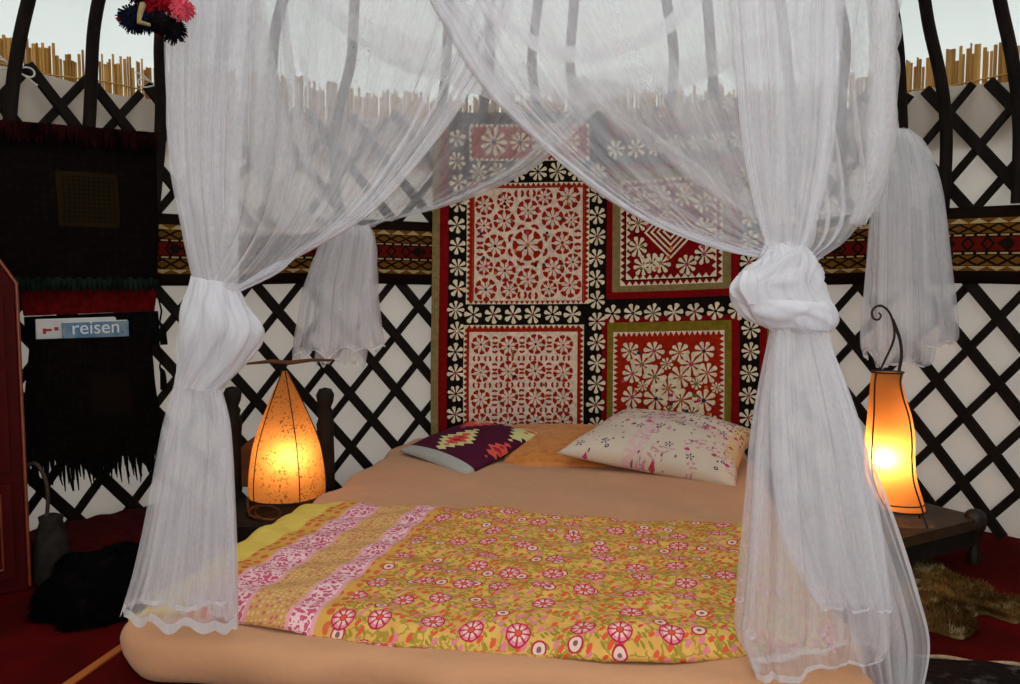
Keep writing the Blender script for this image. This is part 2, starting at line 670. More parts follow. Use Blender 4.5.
# low carpeted platform with an orange wooden edge
plat = thing('bed_platform', bed(BW / 2, BL / 2, 0), 'low red carpeted platform with an orange wooden edge under the mattress', 'bed platform')
e = 0.12
for (s0, s1, t0, t1, z0, z1) in ((-e + 0.02, BW + 0.12, -0.45, BL - 0.02, 0.0, 0.185),):
    for q in range(1):
        c = bed((s0 + s1) / 2, (t0 + t1) / 2, (z0 + z1) / 2)
        pf.box(c, (s1 - s0, t1 - t0, z1 - z0), Matrix((BR, BA, Vector((0, 0, 1)))).transposed())
o = pf.build('platform_top', M['lacquer'] if 0 else carpet(), plat, smooth=False, origin=bed(BW / 2, BL / 2, 0), bevel=0.004)
for (s0, s1, t0, t1) in ((-e, -e + 0.022, -0.45, BL - 0.02), (-e, BW + 0.12, -0.472, -0.45)):
    pe = MB()
    pe.box(bed((s0 + s1) / 2, (t0 + t1) / 2, 0.095), (s1 - s0, t1 - t0, 0.19), Matrix((BR, BA, Vector((0, 0, 1)))).transposed())
    pe.build('edge_board', M['wood_orange'], plat, smooth=False, origin=bed(BW / 2, BL / 2, 0), bevel=0.004)


# mattress: puffy rounded slab with a loose fitted sheet
def mattress():
    nS, nT = 90, 120
    mbm = MB()
    zlo, zhi = 0.188, BZ
    ring = 10
    # top grid with rounded rim: param square -> superellipse
    def prof(a):          # a: 0..1 from rim bottom to rim top
        return a
    rows = []
    N = 220
    # outline points (rounded rectangle) then shells
    out = []
    cr = 0.10
    per = []
    def corner(cx, cy, a0):
        return [(cx + cr * math.cos(a0 + PI / 2 * k / 10), cy + cr * math.sin(a0 + PI / 2 * k / 10)) for k in range(11)]
    pts = corner(BW - cr, cr, -PI / 2) + corner(BW - cr, BL - cr, 0) + corner(cr, BL - cr, PI / 2) + corner(cr, cr, PI)
    # densify straight runs
    dense = []
    for i in range(len(pts)):
        a, b = pts[i], pts[(i + 1) % len(pts)]
        L = math.hypot(b[0] - a[0], b[1] - a[1])
        k = max(1, int(L / 0.03))
        for q in range(k):
            dense.append((a[0] + (b[0] - a[0]) * q / k, a[1] + (b[1] - a[1]) * q / k))
    D = np.array(dense)
    nrm = np.roll(D, -1, 0) - np.roll(D, 1, 0)
    nrm = np.stack([nrm[:, 1], -nrm[:, 0]], 1)
    nrm /= np.linalg.norm(nrm, axis=1)[:, None]
    u = np.linspace(0, 1, len(D), endpoint=False)
    wr = wob(u, 3, 12, 8, 60)
    wr2 = wob(u, 4, 8, 4, 24)
    H = zhi - zlo
    shells = []
    for a in np.linspace(0, 1, 14):
        ang = -PI / 2 + a * PI
        outw = math.cos(ang) ** 0.7 * 0.062 - 0.02 if abs(math.cos(ang)) > 1e-6 else -0.02
        z = zlo + H * (0.5 + 0.5 * math.sin(ang))
        k = math.cos(ang)
        off = outw + 0.007 * wr * k + 0.012 * wr2 * k * (1.3 - a)
        shells.append(np.column_stack([D + nrm * off[:, None], np.full(len(D), z) + 0.006 * wr * (1 - abs(a - 0.5) * 1.4)]))
    # inward to the middle of the top
    cen = np.array([BW / 2, BL / 2])
    for q in np.linspace(0.02, 1, 46) ** 0.8:
        base = D + nrm * -0.02
        p = base * (1 - q) + np.column_stack([np.full(len(D), BW / 2), np.clip(D[:, 1], BW / 2, BL - BW / 2)]) * q
        x, y = p[:, 0], p[:, 1]
        z = zhi + 0.006 * np.sin(7 * x + 3 * y) * np.sin(5 * y - x) + 0.004 * np.sin(19 * y + 11 * x) * np.sin(4 * x) + 0.008 * min(1, q * 4)
        shells.append(np.column_stack([p, z]))
    P = []
    for sh in shells:
        P.append([tuple(bed(a, b, c)) for a, b, c in sh])
    mbm.grid(P, close=True)
    mbm.face([P[0][k] for k in range(len(P[0]))][::-1])
    return mbm


o = mattress().build('mattress', sheet(), merge=0.0005, origin=bed(BW / 2, BL / 2, 0))
tag(o, 'wide mattress under a plain tan fitted sheet on the low platform', 'mattress')


# quilt: yellow floral with pink border stripes
def quilt_mat():
    s = Sh('printed_quilt')
    x, y, _ = s.xyz(s.coord('UV'))            # metres across, metres along
    wn = s.noise(s.vec(x, y), 9, 2)
    xx = x + (wn - 0.5) * 0.012
    yel, yel2 = lin('#e2b45c'), lin('#d89c52')
    tan, pink, pale, rose, coral, olive = lin('#d29a5a'), lin('#cc5a72'), lin('#e9c3ae'), lin('#bd2448'), lin('#dc5a3a'), lin('#9a8632')
    # field
    field = s.mix(s.noise(s.vec(x, y), 14, 2).smooth(0.3, 0.7), yel, yel2)
    sc = s.noise(s.vec(x * 1.0, y), 26, 3)
    sc2 = s.noise(s.vec(x + 3.0, y), 40, 2)
    field = s.mix(((sc - 0.5).abs().lt(0.03)) * 0.8, field, olive)
    d, dx, dy, r1, r2 = s.voro(s.vec((x + y) * 60.0, (x - y) * 24.0), 1.0)
    field = s.mix((d.lt(0.27)) * r1.gt(0.4), field, olive)
    d, dx, dy, r1, r2 = s.voro(s.vec((x - y * 0.6) * 46.0, (y + x * 0.4) * 30.0), 1.0)
    field = s.mix(d.lt(0.28) * r1.gt(0.42), field, coral)
    field = s.mix(d.lt(0.30) * r1.lt(0.25), field, lin('#dd7f86'))
    # small ringed blossoms
    d, dx, dy, r1, r2 = s.voro(s.vec(x * 11.0 + 0.3, y * 11.0), 0.55)
    ok = r1.gt(0.4)
    field = s.mix(d.lt(0.19) * ok, field, rose)
    field = s.mix(d.lt(0.145) * ok, field, pale)
    field = s.mix(d.lt(0.06) * ok, field, lin('#8c5a60'))
    # big wheel flowers
    d, dx, dy, r1, r2 = s.voro(s.vec(x * 9.2, y * 9.6 + 0.4), 0.45)
    ang = dy.atan2(dx)
    pet = ((ang * 4.0).sin()).abs()
    big = r1.gt(0.22)
    body = d.lt(0.255) * big
    field = s.mix(body, field, rose)
    field = s.mix(d.lt(0.225) * pet.gt(0.42) * d.gt(0.08) * big, field, lin('#e08a90'))
    field = s.mix(d.lt(0.17) * pet.gt(0.62) * d.gt(0.085) * big, field, pale)
    field = s.mix(d.lt(0.06) * big, field, coral)
    # borders
    scr = s.noise(s.vec(x * 1.0, y), 55, 2)
    scroll = s.mix((scr - 0.5).abs().lt(0.065), pink, lin('#eec4c4'))
    edge_line = lin('#e3a0a0')
    d, dx, dy, r1, r2 = s.voro(s.vec(x * 78.0, y * 78.0), 0.3)
    dots = s.mix(d.lt(0.28), tan, lin('#dbb487'))
    dots = s.mix(d.lt(0.3) * r1.gt(0.72), dots, lin('#c26a6a'))
    buds = s.mix(s.voro(s.vec(x * 30.0, y * 26.0), 0.4)[0].lt(0.3), lin('#d9a04e'), lin('#d2663a'))
    plain_y = s.mix(s.noise(s.vec(x, y), 30, 2), lin('#e6c65a'), lin('#dcb85c'))
    col = plain_y
    for a, c in ((0.06, buds), (0.125, scroll), (0.225, dots), (0.34, scroll), (0.41, buds), (0.445, field)):
        col = s.mix(xx.gt(a), col, c)
    for a in (0.127, 0.222, 0.342, 0.407):
        col = s.mix((xx - a).abs().lt(0.005), col, edge_line)
    bn = s.noise(s.vec(x * 26.0, y * 40.0), 1, 2)
    return s.principled(col, 0.9, s.bump(bn, 0.5, 0.012), spec=0.1)


nS, nT = 110, 84
sa = np.linspace(-0.045, 1.60, nS)
ta = np.linspace(0.0, 1.12, nT)
P, UV = [], []
for j, t in enumerate(ta):
    row, uvr = [], []
    for s_ in sa:
        tf = float(np.interp(s_, [-0.05, 0.2, 0.5, 0.8, 1.1, 1.36, 1.6], [0.085, 0.075, 0.045, 0.022, 0.035, 0.085, 0.15])) + 0.008 * math.sin(s_ * 9)
        te = 1.03 - 0.03 * s_ + 0.012 * math.sin(s_ * 11)
        tt = tf + (te - tf) * t / 1.12
        edge = min(t, 1.12 - t)
        edge_s = s_ + 0.045
        z = BZ + 0.012 + 0.036 * (1 - math.exp(-edge / 0.028)) * (1 - 0.75 * math.exp(-edge_s / 0.06))
        z += 0.005 * math.sin(23 * s_ + 7 * tt) * math.sin(17 * tt) + 0.004 * math.sin(41 * tt + 3 * math.sin(9 * s_))
        z += 0.006 * math.sin(6 * s_ + 4 * tt)
        if s_ < 0.03:                                  # falls over the left edge of the mattress
            z -= (0.03 - s_) ** 2 * 7.0
        row.append(bed(s_, tt, z)); uvr.append((s_ - 0.03 - 0.05 * tt, tt))
    P.append(row); UV.append(uvr)
mb = MB()
mb.grid([[tuple(q) for q in r] for r in P], UV=UV)
# turned under edge down to the sheet
low = lambda r: [Vector((q.x, q.y, max(BZ + 0.004, q.z - 0.03))) for q in r]
front = [P[0], [q - BA * 0.008 - Vector((0, 0, 0.012)) for q in P[0]], low([q - BA * 0.004 for q in P[0]])]
mb.grid([[tuple(q) for q in r] for r in front[::-1]], UV=[[(a[0], a[1] - 0.02 * k) for a in UV[0]] for k in (2, 1, 0)])
back = [P[-1], [q + BA * 0.01 - Vector((0, 0, 0.02)) for q in P[-1]]]
mb.grid([[tuple(q) for q in r] for r in back], UV=[UV[-1], UV[-1]])
o = mb.build('quilt', quilt_mat(), merge=0.0006)
tag(o, 'yellow flowered quilt with two pink border stripes spread across the foot of the bed', 'quilt')


# ------------------------------------------------------------------ cushions
def cushion(name, c00, c10, c11, c01, thick, mats, n=44, pinch=0.05, power=0.55, low=0.25, seed=1, back_mat=None):
    """four corners (front left, front right, back right, back left); puffed to both sides"""
    c00, c10, c11, c01 = map(Vector, (c00, c10, c11, c01))
    nrm = (c10 - c00).cross(c01 - c00).normalized()
    if nrm.z < 0:
        nrm = -nrm
    u = np.linspace(0, 1, n)
    top, bot, UV = [], [], []
    rs = np.random.default_rng(seed)
    ph = rs.uniform(0, 6, 6)
    for v in u:
        rt, rb, ru = [], [], []
        for a in u:
            # pull edge middles inward
            aa = a + pinch * math.sin(PI * v) * (0.5 - a) * abs(2 * a - 1) ** 2
            vv = v + pinch * math.sin(PI * a) * (0.5 - v) * abs(2 * v - 1) ** 2
            p = c00 * (1 - aa) * (1 - vv) + c10 * aa * (1 - vv) + c11 * aa * vv + c01 * (1 - aa) * vv
            h = (max(0, 4 * a * (1 - a)) * max(0, 4 * v * (1 - v))) ** power
            wr = 1 + 0.06 * math.sin(9 * a + ph[0] + 3 * v) * math.sin(7 * v + ph[1]) + 0.04 * math.sin(17 * v + 5 * a + ph[2])
            rt.append(tuple(p + nrm * (h * thick * wr)))
            rb.append(tuple(p - nrm * (h * thick * low)))
            ru.append((a, v))
        top.append(rt); bot.append(rb); UV.append(ru)
    m_ = MB()
    m_.grid(top, 0, UV=UV)
    m_.grid(bot, 1 if isinstance(mats, list) else 0, UV=UV, flip=True)
    return m_.build(name, mats, merge=0.0004)


def kilim_mat():
    s = Sh('purple_kilim')
    u, v, _ = s.xyz(s.coord('UV'))
    base = s.mix(s.noise(s.vec(u, v * 6.0), 8, 2), lin('#45132a'), lin('#5a1d36'))
    cream, coral, red, grey = lin('#d9cf8f'), lin('#dd5a4c'), lin('#b3263a'), lin('#b8b6ae')
    col = base
    st = (v * 34.0).frac()
    step = (v * 22.0).floor() / 22.0

    def star(cu, cv, k, c1, c2, c3):
        nonlocal col
        du = (u - cu).abs()
        dv = (v - cv).abs()
        teeth = ((u * 15.0).frac() - 0.5).abs() * 0.16
        e_ = du * 0.9 + dv * 1.15 + teeth
        if c1: col = s.mix(e_.lt(k), col, c1)
        col = s.mix(e_.lt(k * 0.66), col, c2)
        col = s.mix(e_.lt(k * 0.36), col, c3)

    star(0.38, 0.54, 0.28, cream, coral, red)
    star(0.45, 0.06, 0.24, None, coral, red)
    star(0.90, 0.10, 0.28, cream, cream, coral)
    star(0.88, 0.74, 0.27, coral, coral, lin('#dfb29a'))
    col = s.mix(u.lt(0.115), col, s.mix(s.noise(s.vec(u, v), 20, 2), grey, lin('#a3a29c')))
    n2 = s.noise(s.vec(u * 90.0, v * 140.0), 1, 2)
    return s.principled(col, 0.9, s.bump(n2, 0.4, 0.004), spec=0.08)


def satin():
    s = Sh('orange_satin')
    v = s.coord('Object')
    n = s.noise(v, 28, 3); n2 = s.noise(v, 70, 2)
    col = s.mix(n.smooth(0.35, 0.7), lin('#d5822f'), lin('#c06c24'))
    col = s.mix(n2.smooth(0.55, 0.75) * 0.35, col, lin('#e6a04c'))
    return s.principled(col, 0.5, s.bump(n, 0.3, 0.006), spec=0.35, sheen=0.2)


def patch_mat():
    s = Sh('embroidered_patchwork')
    u, v, _ = s.xyz(s.coord('UV'))
    cream = s.mix(s.noise(s.vec(u, v), 5, 3), lin('#cfbba4'), lin('#dccbb8'))
    cream = s.mix((u.gt(0.9)) * v.gt(0.25), cream, lin('#d6b882'))
    pinkish = lin('#d9b0ae')
    col = s.mix(((u - 0.42).abs().lt(0.05)).max((v - 0.55).abs().lt(0.035)) * s.noise(s.vec(u, v), 30, 2).gt(0.47), cream, pinkish)
    col = s.mix((s.noise(s.vec(u + 4.0, v), 5, 2).gt(0.56)) * (s.noise(s.vec(u, v), 38, 2).gt(0.54)), col, lin('#c98a98'))
    # small embroidered stars and rings
    d, dx, dy, r1, r2 = s.voro(s.vec(u * 8.0, v * 6.0), 0.9)
    ang = dy.atan2(dx)
    st = (ang * 5.0).sin()
    col = s.mix(d.lt(0.20) * st.gt(0.2) * r1.gt(0.74), col, lin('#5d4a66'))
    col = s.mix(d.between(0.045, 0.10) * r1.lt(0.3), col, lin('#3f3a5c'))
    d, dx, dy, r1, r2 = s.voro(s.vec(u * 13.0, v * 10.0 + 0.4), 1.0)
    tri = (dx * 1.0).abs() + dy
    dens = (v - 0.40).smooth(0.0, 0.3) * 0.6 + 0.16
    m_ = d.lt(0.27) * tri.lt(0.12) * (r1.lt(dens))
    c2 = s.mix(r2.gt(0.5), lin('#c23a6a'), lin('#b8404a'))
    c2 = s.mix(r2.gt(0.8), c2, lin('#55406a'))
    col = s.mix(m_, col, c2)
    d, dx, dy, r1, r2 = s.voro(s.vec(u * 40.0, v * 18.0), 1.0)
    col = s.mix(d.lt(0.26) * (r1.lt(dens * 0.55)), col, lin('#8c5a6c'))
    n2 = s.noise(s.vec(u * 40.0, v * 34.0), 1, 3)
    return s.principled(col, 0.9, s.bump(n2, 0.35, 0.006), spec=0.1)


zt = BZ + 0.012
o = cushion('cushion', at(500, 468, 3.46), at(640, 474, 3.40), at(660, 428, 3.98), at(505, 426, 4.0), 0.05, satin(), power=0.35, low=0.3, seed=5)
tag(o, 'flat orange satin cushion lying between the purple cushion and the pale one', 'cushion')
kb = plain('navy_wool', '#16121f', 0.95, 0.3, 60, 0.3, 0.05)
Bq = at(465, 478, 3.25); Lq = at(399, 451, 3.69); Rq = at(547, 434, 3.80); Tq = at(470, 422, 4.02)
o = cushion('cushion', Lq, Bq, Rq, Tq, 0.05, [kilim_mat(), kb], power=0.4, low=0.55, seed=6)
# u runs from the grey striped edge (left tip to front tip) towards the back right tip
me = o.data
uvl = me.uv_layers[0].data
for l in uvl:
    a, b = l.uv
    l.uv = (b, 1 - a)
tag(o, 'purple woven cushion with cream stars and a grey edge stripe', 'cushion')
pw = plain('lilac_piping', '#6a4a78', 0.9, 0.2, 60, 0.2)
o = cushion('cushion', at(556, 453, 3.40), at(737, 489, 3.10), at(757, 432, 3.55), at(622, 412, 3.86), 0.105, [patch_mat(), patch_mat()], power=0.42, low=0.55, seed=9, pinch=0.07)
tag(o, 'plump cream patchwork cushion with pink embroidery propped at the right of the bed', 'cushion')

# ------------------------------------------------------------------ sewn wall hanging
AX0, AX1 = azim(431, 2.52, 280), azim(777, 2.52, 280)
HX0, HX1, HY0, HY1 = 431.0, 777.0, 112.0, 456.0
sz = MB()
SM = {'black': 0, 'cream': 1, 'red': 2, 'olive': 3, 'dred': 4, 'pink': 5, 'orange': 6, 'blue': 7, 'green': 8, 'khaki': 9, 'white': 10}
rr = random.Random(4)


def H(x, y, lay=0.0):
    w = 2.3 * math.sin((y - 112) / 62.0) * math.cos((x - 431) / 110.0)
    x2 = x + w * 0.7
    y2 = y + 3.0 * math.sin((x - 431) / 346 * PI) * 1.0 - 3.5 * (x - 604) / 173
    th_ = AX0 + (AX1 - AX0) * (x2 - HX0) / (HX1 - HX0)
    r = 2.525 + 0.010 * math.sin((x - 431) / 25.0) * math.sin((y) / 90.0) + 0.006 * math.sin(x / 11.0 + y / 40.0)
    z_ = EYE - (y2 - 284) / 800.0 * 4.2
    lean = max(0.0, z_ - 1.35)
    return cyl(th_, r - 0.018 - 0.24 * lean * lean / (lean + 0.22) - lay * 0.0009, z_ - 0.03 * lean)


def rect(x0, y0, x1, y1, c, lay):
    nx, ny = max(1, int(abs(x1 - x0) / 6)), max(1, int(abs(y1 - y0) / 10))
    g = [[tuple(H(x0 + (x1 - x0) * i / nx, y0 + (y1 - y0) * j / ny, lay)) for i in range(nx + 1)] for j in range(ny + 1)]
    sz.grid(g, SM[c])


def poly(pts, c, lay):
    sz.face([H(x, y, lay) for x, y in pts], SM[c])


def dot(x, y, r, c, lay):
    poly([(x + r * math.cos(k * PI / 4), y + r * math.sin(k * PI / 4)) for k in range(8)], c, lay)


DOTC = ('pink', 'orange', 'blue', 'khaki', 'dred', 'black', 'pink')


def flower(x, y, r, np_=8, c='cream', lay=3, center=None, fat=0.31, rot=None):
    rot = rr.uniform(0, 1) if rot is None else rot
    for k in range(np_):
        a = rot + 2 * PI * k / np_
        st = 2 * PI / np_
        q = rr.uniform(0.92, 1.06) * r
        pts = [(0.18 * r, -0.25), (0.62 * q, -fat * 0.92), (0.86 * q, -fat), (0.98 * q, -fat * 0.55), (1.0 * q, 0), (0.98 * q, fat * 0.55), (0.86 * q, fat), (0.62 * q, fat * 0.92), (0.18 * r, 0.25)]
        poly([(x + d * math.cos(a + t * st), y + d * math.sin(a + t * st)) for d, t in pts], c, lay)
    dot(x, y, r * 0.17, center or rr.choice(DOTC + ('cream', 'khaki')), lay + 1)


def wheel(x, y, r, n_=8, c='red', lay=4, center=None, rot=None):
    """red wedges showing white spokes between"""
    rot = rr.uniform(0, 0.8) if rot is None else rot
    st = 2 * PI / n_
    for k in range(n_):
        a = rot + st * k
        pts = [(0.12 * r, 0), (0.6 * r, -0.13), (0.80 * r, -0.42), (0.98 * r, -0.38), (1.0 * r, 0), (0.98 * r, 0.38), (0.80 * r, 0.42), (0.6 * r, 0.13)]
        poly([(x + d * math.cos(a + t * st), y + d * math.sin(a + t * st)) for d, t in pts], c, lay)
    dot(x, y, r * 0.14, center or rr.choice(DOTC), lay + 1)


def crescent(x, y, r, a, c='red', lay=4):
    o_ = [(x + r * math.cos(a + t), y + r * math.sin(a + t)) for t in (-1.3, -0.8, -0.3, 0.3, 0.8, 1.3)]
    i_ = [(x + r * 0.35 * math.cos(a + t) , y + r * 0.35 * math.sin(a + t)) for t in (1.2, 0, -1.2)]
    poly(o_ + i_, c, lay)


def pair(x, y, r, vert):
    for q in (0, 1):
        a = (PI / 2 if vert else 0) + PI * q
        crescent(x + 0.25 * r * math.cos(a), y + 0.25 * r * math.sin(a), r, a)


def zig(x0, y0, x1, y1, size, c, lay, flip=1, step=None):
    L = math.hypot(x1 - x0, y1 - y0)
    n_ = max(2, int(L / (step or size * 1.5)))
    ux, uy = (x1 - x0) / L, (y1 - y0) / L
    px_, py_ = -uy * flip, ux * flip
    for k in range(n_):
        a, b = L * k / n_, L * (k + 1) / n_
        m_ = (a + b) / 2
        poly([(x0 + ux * a, y0 + uy * a), (x0 + ux * b, y0 + uy * b), (x0 + ux * m_ + px_ * size, y0 + uy * m_ + py_ * size)], c, lay)


def zigframe(x0, y0, x1, y1, size, c, lay, inward=1, step=None):
    zig(x0, y0, x1, y0, size, c, lay, inward, step)
    zig(x1, y0, x1, y1, size, c, lay, inward, step)
    zig(x1, y1, x0, y1, size, c, lay, inward, step)
    zig(x0, y1, x0, y0, size, c, lay, inward, step)


# ground and side borders
rect(HX0, HY0, HX1, HY1, 'black', 0)
rect(431, HY0, 438.5, HY1, 'khaki', 1); rect(438.5, HY0, 447.5, HY1, 'dred', 1)
rect(762, HY0, 769, HY1, 'dred', 1); rect(769, HY0, 777, HY1, 'olive', 1)
# flower lanes
for k in range(15):
    y = 137 + 21.2 * k
    flower(456.5 + rr.uniform(-1, 1), y, 9.0, rr.choice((6, 7, 8)))
    if y > 170: flower(601.5 + rr.uniform(-1, 1), y - 11 + 2, 9.2, rr.choice((7, 8)))
    if 145 < y: flower(752.5 + rr.uniform(-1, 1), y + 2, 9.0, rr.choice((7, 8)))
for k in range(14):
    x = 474 + 20.5 * k
    if x < 594 or x > 608: flower(x, 311.5, 9.2, rr.choice((6, 7, 8)))
for k in range(6):
    flower(478 + 20.5 * k, 168.5, 9.6, rr.choice((7, 8)))
for k in range(7):
    flower(620 + 20.5 * k, 149, 9.6, rr.choice((7, 8)))
# top strips
rect(470, 124, 592, 157, 'red', 1); zigframe(469, 123, 593, 158, 3.4, 'cream', 2)
for x, r in ((494, 14), (521, 10.5), (545, 13), (572, 12)):
    flower(x, 140, r, 9, 'cream', 3)
rect(611, 116, 742, 138, 'dred', 1); rect(616, 124, 740, 130, 'khaki', 2)
for k in range(8):
    flower(620 + 16 * k, 117, 6, 7, 'cream', 3)
# upper left panel
rect(467, 180, 592, 300, 'red', 1)
zigframe(466, 179, 593, 301, 3.4, 'cream', 2); zigframe(472.5, 183, 587.5, 298, 0.1, 'cream', 2)
rect(474, 184.5, 586, 297.5, 'white', 3)
o0 = (430, 170); k0 = 190 / 928.0
q = lambda X, Y: (o0[0] + X * k0, o0[1] + Y * k0)
x, y = q(485, 350)
for k in range(8):
    a = 2 * PI * k / 8 + PI / 8
    crescent(x + 17.2 * math.cos(a), y + 17.2 * math.sin(a), 5.0, a)
wheel(x, y, 16, 8, center='orange', rot=0)
for X, Y, r in ((265, 155, 48), (370, 130, 42), (485, 180, 56), (568, 115, 42), (690, 115, 60), (262, 255, 42), (365, 230, 55), (610, 220, 56), (705, 228, 42), (320, 355, 56), (660, 340, 56), (268, 455, 42), (370, 475, 55), (615, 465, 56), (715, 435, 42), (275, 568, 56), (395, 570, 44), (487, 518, 55), (595, 565, 42), (700, 550, 58)):
    wheel(*q(X, Y), r * k0 * 1.03, 8)
for X, Y in ((440, 97), (500, 97), (460, 595), (515, 598)):
    pair(*q(X, Y), 4.2, False)
for X, Y in ((243, 325), (243, 380), (738, 300), (738, 365)):
    pair(*q(X, Y), 4.2, True)
for k in range(26):
    dot(rr.uniform(480, 580), rr.uniform(190, 292), 1.7, rr.choice(('pink', 'orange', 'black', 'khaki', 'blue')), 6)
# lower left panel
rect(466, 323, 587, 452, 'red', 1)
zigframe(464.5, 322, 588.5, 454, 3.6, 'cream', 2)
rect(470.5, 329, 582, 450, 'white', 3)
for yy in (342.5, 369.5, 396.5, 421, 444):
    for xx in (482.5, 511, 539, 567.5):
        wheel(xx, yy + rr.uniform(-1, 1), rr.uniform(9.9, 11.0), 8)
    for xx in (497, 525, 553):
        pair(xx, yy - 5, 3.4, True); pair(xx, yy + 4, 3.4, True)
for yy in (356, 383, 409, 433):
    for k in range(9):
        pair(478 + 11.6 * k, yy, 3.2, False)
for k in range(12):
    dot(rr.uniform(476, 576), rr.uniform(335, 440), 1.7, rr.choice(('pink', 'orange', 'black', 'khaki')), 6)
# upper right panel
rect(611, 164, 743, 297, 'dred', 1); rect(617, 170, 735, 290, 'khaki', 2)
rect(625, 180, 727, 284, 'dred', 3)
zigframe(625, 180, 727, 284, 4.2, 'cream', 4); zigframe(631, 186, 721, 278, 4.4, 'cream', 4)
rect(629.5, 184.5, 630.8, 279.5, 'black', 5); rect(629.5, 278, 722.5, 279.4, 'black', 5)
for k in range(4):
    h = 27 - 6.2 * k
    cs = [(676, 232 - h), (676 + h, 232), (676, 232 + h), (676 - h, 232)]
    h2 = h - 2.6
    ci = [(676, 232 - h2), (676 + h2, 232), (676, 232 + h2), (676 - h2, 232)]
    for e_ in range(4):
        a, b, c, d = cs[e_], cs[(e_ + 1) % 4], ci[(e_ + 1) % 4], ci[e_]
        for t in range(4):
            f0, f1 = t / 4, (t + 1) / 4
            lp_ = lambda p, q_, f: (p[0] + (q_[0] - p[0]) * f, p[1] + (q_[1] - p[1]) * f)
            poly([lp_(a, b, f0), lp_(a, b, f1), lp_(d, c, f1), lp_(d, c, f0)], 'cream', 5)
for x, y in ((643, 246), (648, 265), (666, 263), (692, 265), (709, 256), (643, 222), (648, 200), (667, 198), (690, 199), (708, 206), (709, 230), (657, 262)):
    flower(x, y, 10.2, 8, 'cream', 8)
for k in range(14):
    dot(rr.uniform(638, 715), rr.uniform(192, 274), 1.8, rr.choice(('pink', 'orange', 'black', 'green')), 9)
# lower right panel
rect(607, 315, 743, 456, 'dred', 1); rect(612.5, 320.5, 735, 456, 'olive', 2)
rect(619, 330.5, 728, 448, 'red', 3)
zigframe(618.5, 330, 728.5, 449, 4.6, 'white', 4, step=5.2)
o0 = (590, 300)
for X, Y, r, n_ in ((222, 240, 46, 8), (340, 240, 48, 8), (462, 250, 48, 8), (580, 245, 50, 8), (282, 305, 56, 8), (518, 308, 60, 8), (235, 350, 48, 8), (595, 350, 50, 8), (342, 367, 56, 8), (467, 370, 56, 8), (408, 425, 66, 8), (235, 465, 52, 8), (350, 475, 58, 8), (472, 482, 58, 8), (580, 482, 58, 8), (525, 545, 60, 8), (400, 305, 30, 8), (545, 398, 30, 8), (285, 410, 26, 8), (410, 540, 30, 8), (640, 420, 26, 8), (230, 560, 50, 8), (320, 575, 50, 8), (430, 600, 50, 8), (610, 590, 46, 8)):
    x, y = q(X, Y)
    flower(x, y, r * k0 * 1.02, n_, 'cream', 5 + rr.random(), center=rr.choice(('blue', 'green', 'orange', 'pink', 'khaki')), fat=0.33)
for k in range(16):
    dot(rr.uniform(624, 724), rr.uniform(336, 430), 2.0, rr.choice(('pink', 'orange', 'blue', 'green')), 8)
# back of the cloth, a little behind
g = [[tuple(H(HX0 + (HX1 - HX0) * i / 58, HY0 + (HY1 - HY0) * j / 34, -6)) for i in range(59)] for j in range(35)]
sz.grid(g, 0)


def clothc(name, c):
    return plain(name, c, 0.92, 0.16, 45, 0.35, 0.06)


o = sz.build('wall_hanging', [clothc('applique_' + k, c) for k, c in (
    ('black', '#17110f'), ('cream', '#e4d5b6'), ('red', '#9c2210'), ('olive', '#7d6a20'), ('dark_red', '#7a0c10'), ('pink', '#c43a68'),
    ('orange', '#d2702c'), ('blue', '#2c3358'), ('green', '#4e7a2c'), ('khaki', '#86744a'), ('white', '#e6cfb8'))], smooth=False)
tag(o, 'large sewn patchwork hanging with red, black and cream flowers behind the bed', 'wall hanging')


# ------------------------------------------------------------------ mosquito net
net = thing('mosquito_net', bed(BW / 2, BL / 2, 0), 'white mosquito net canopy draped and knotted round the bed', 'mosquito net')


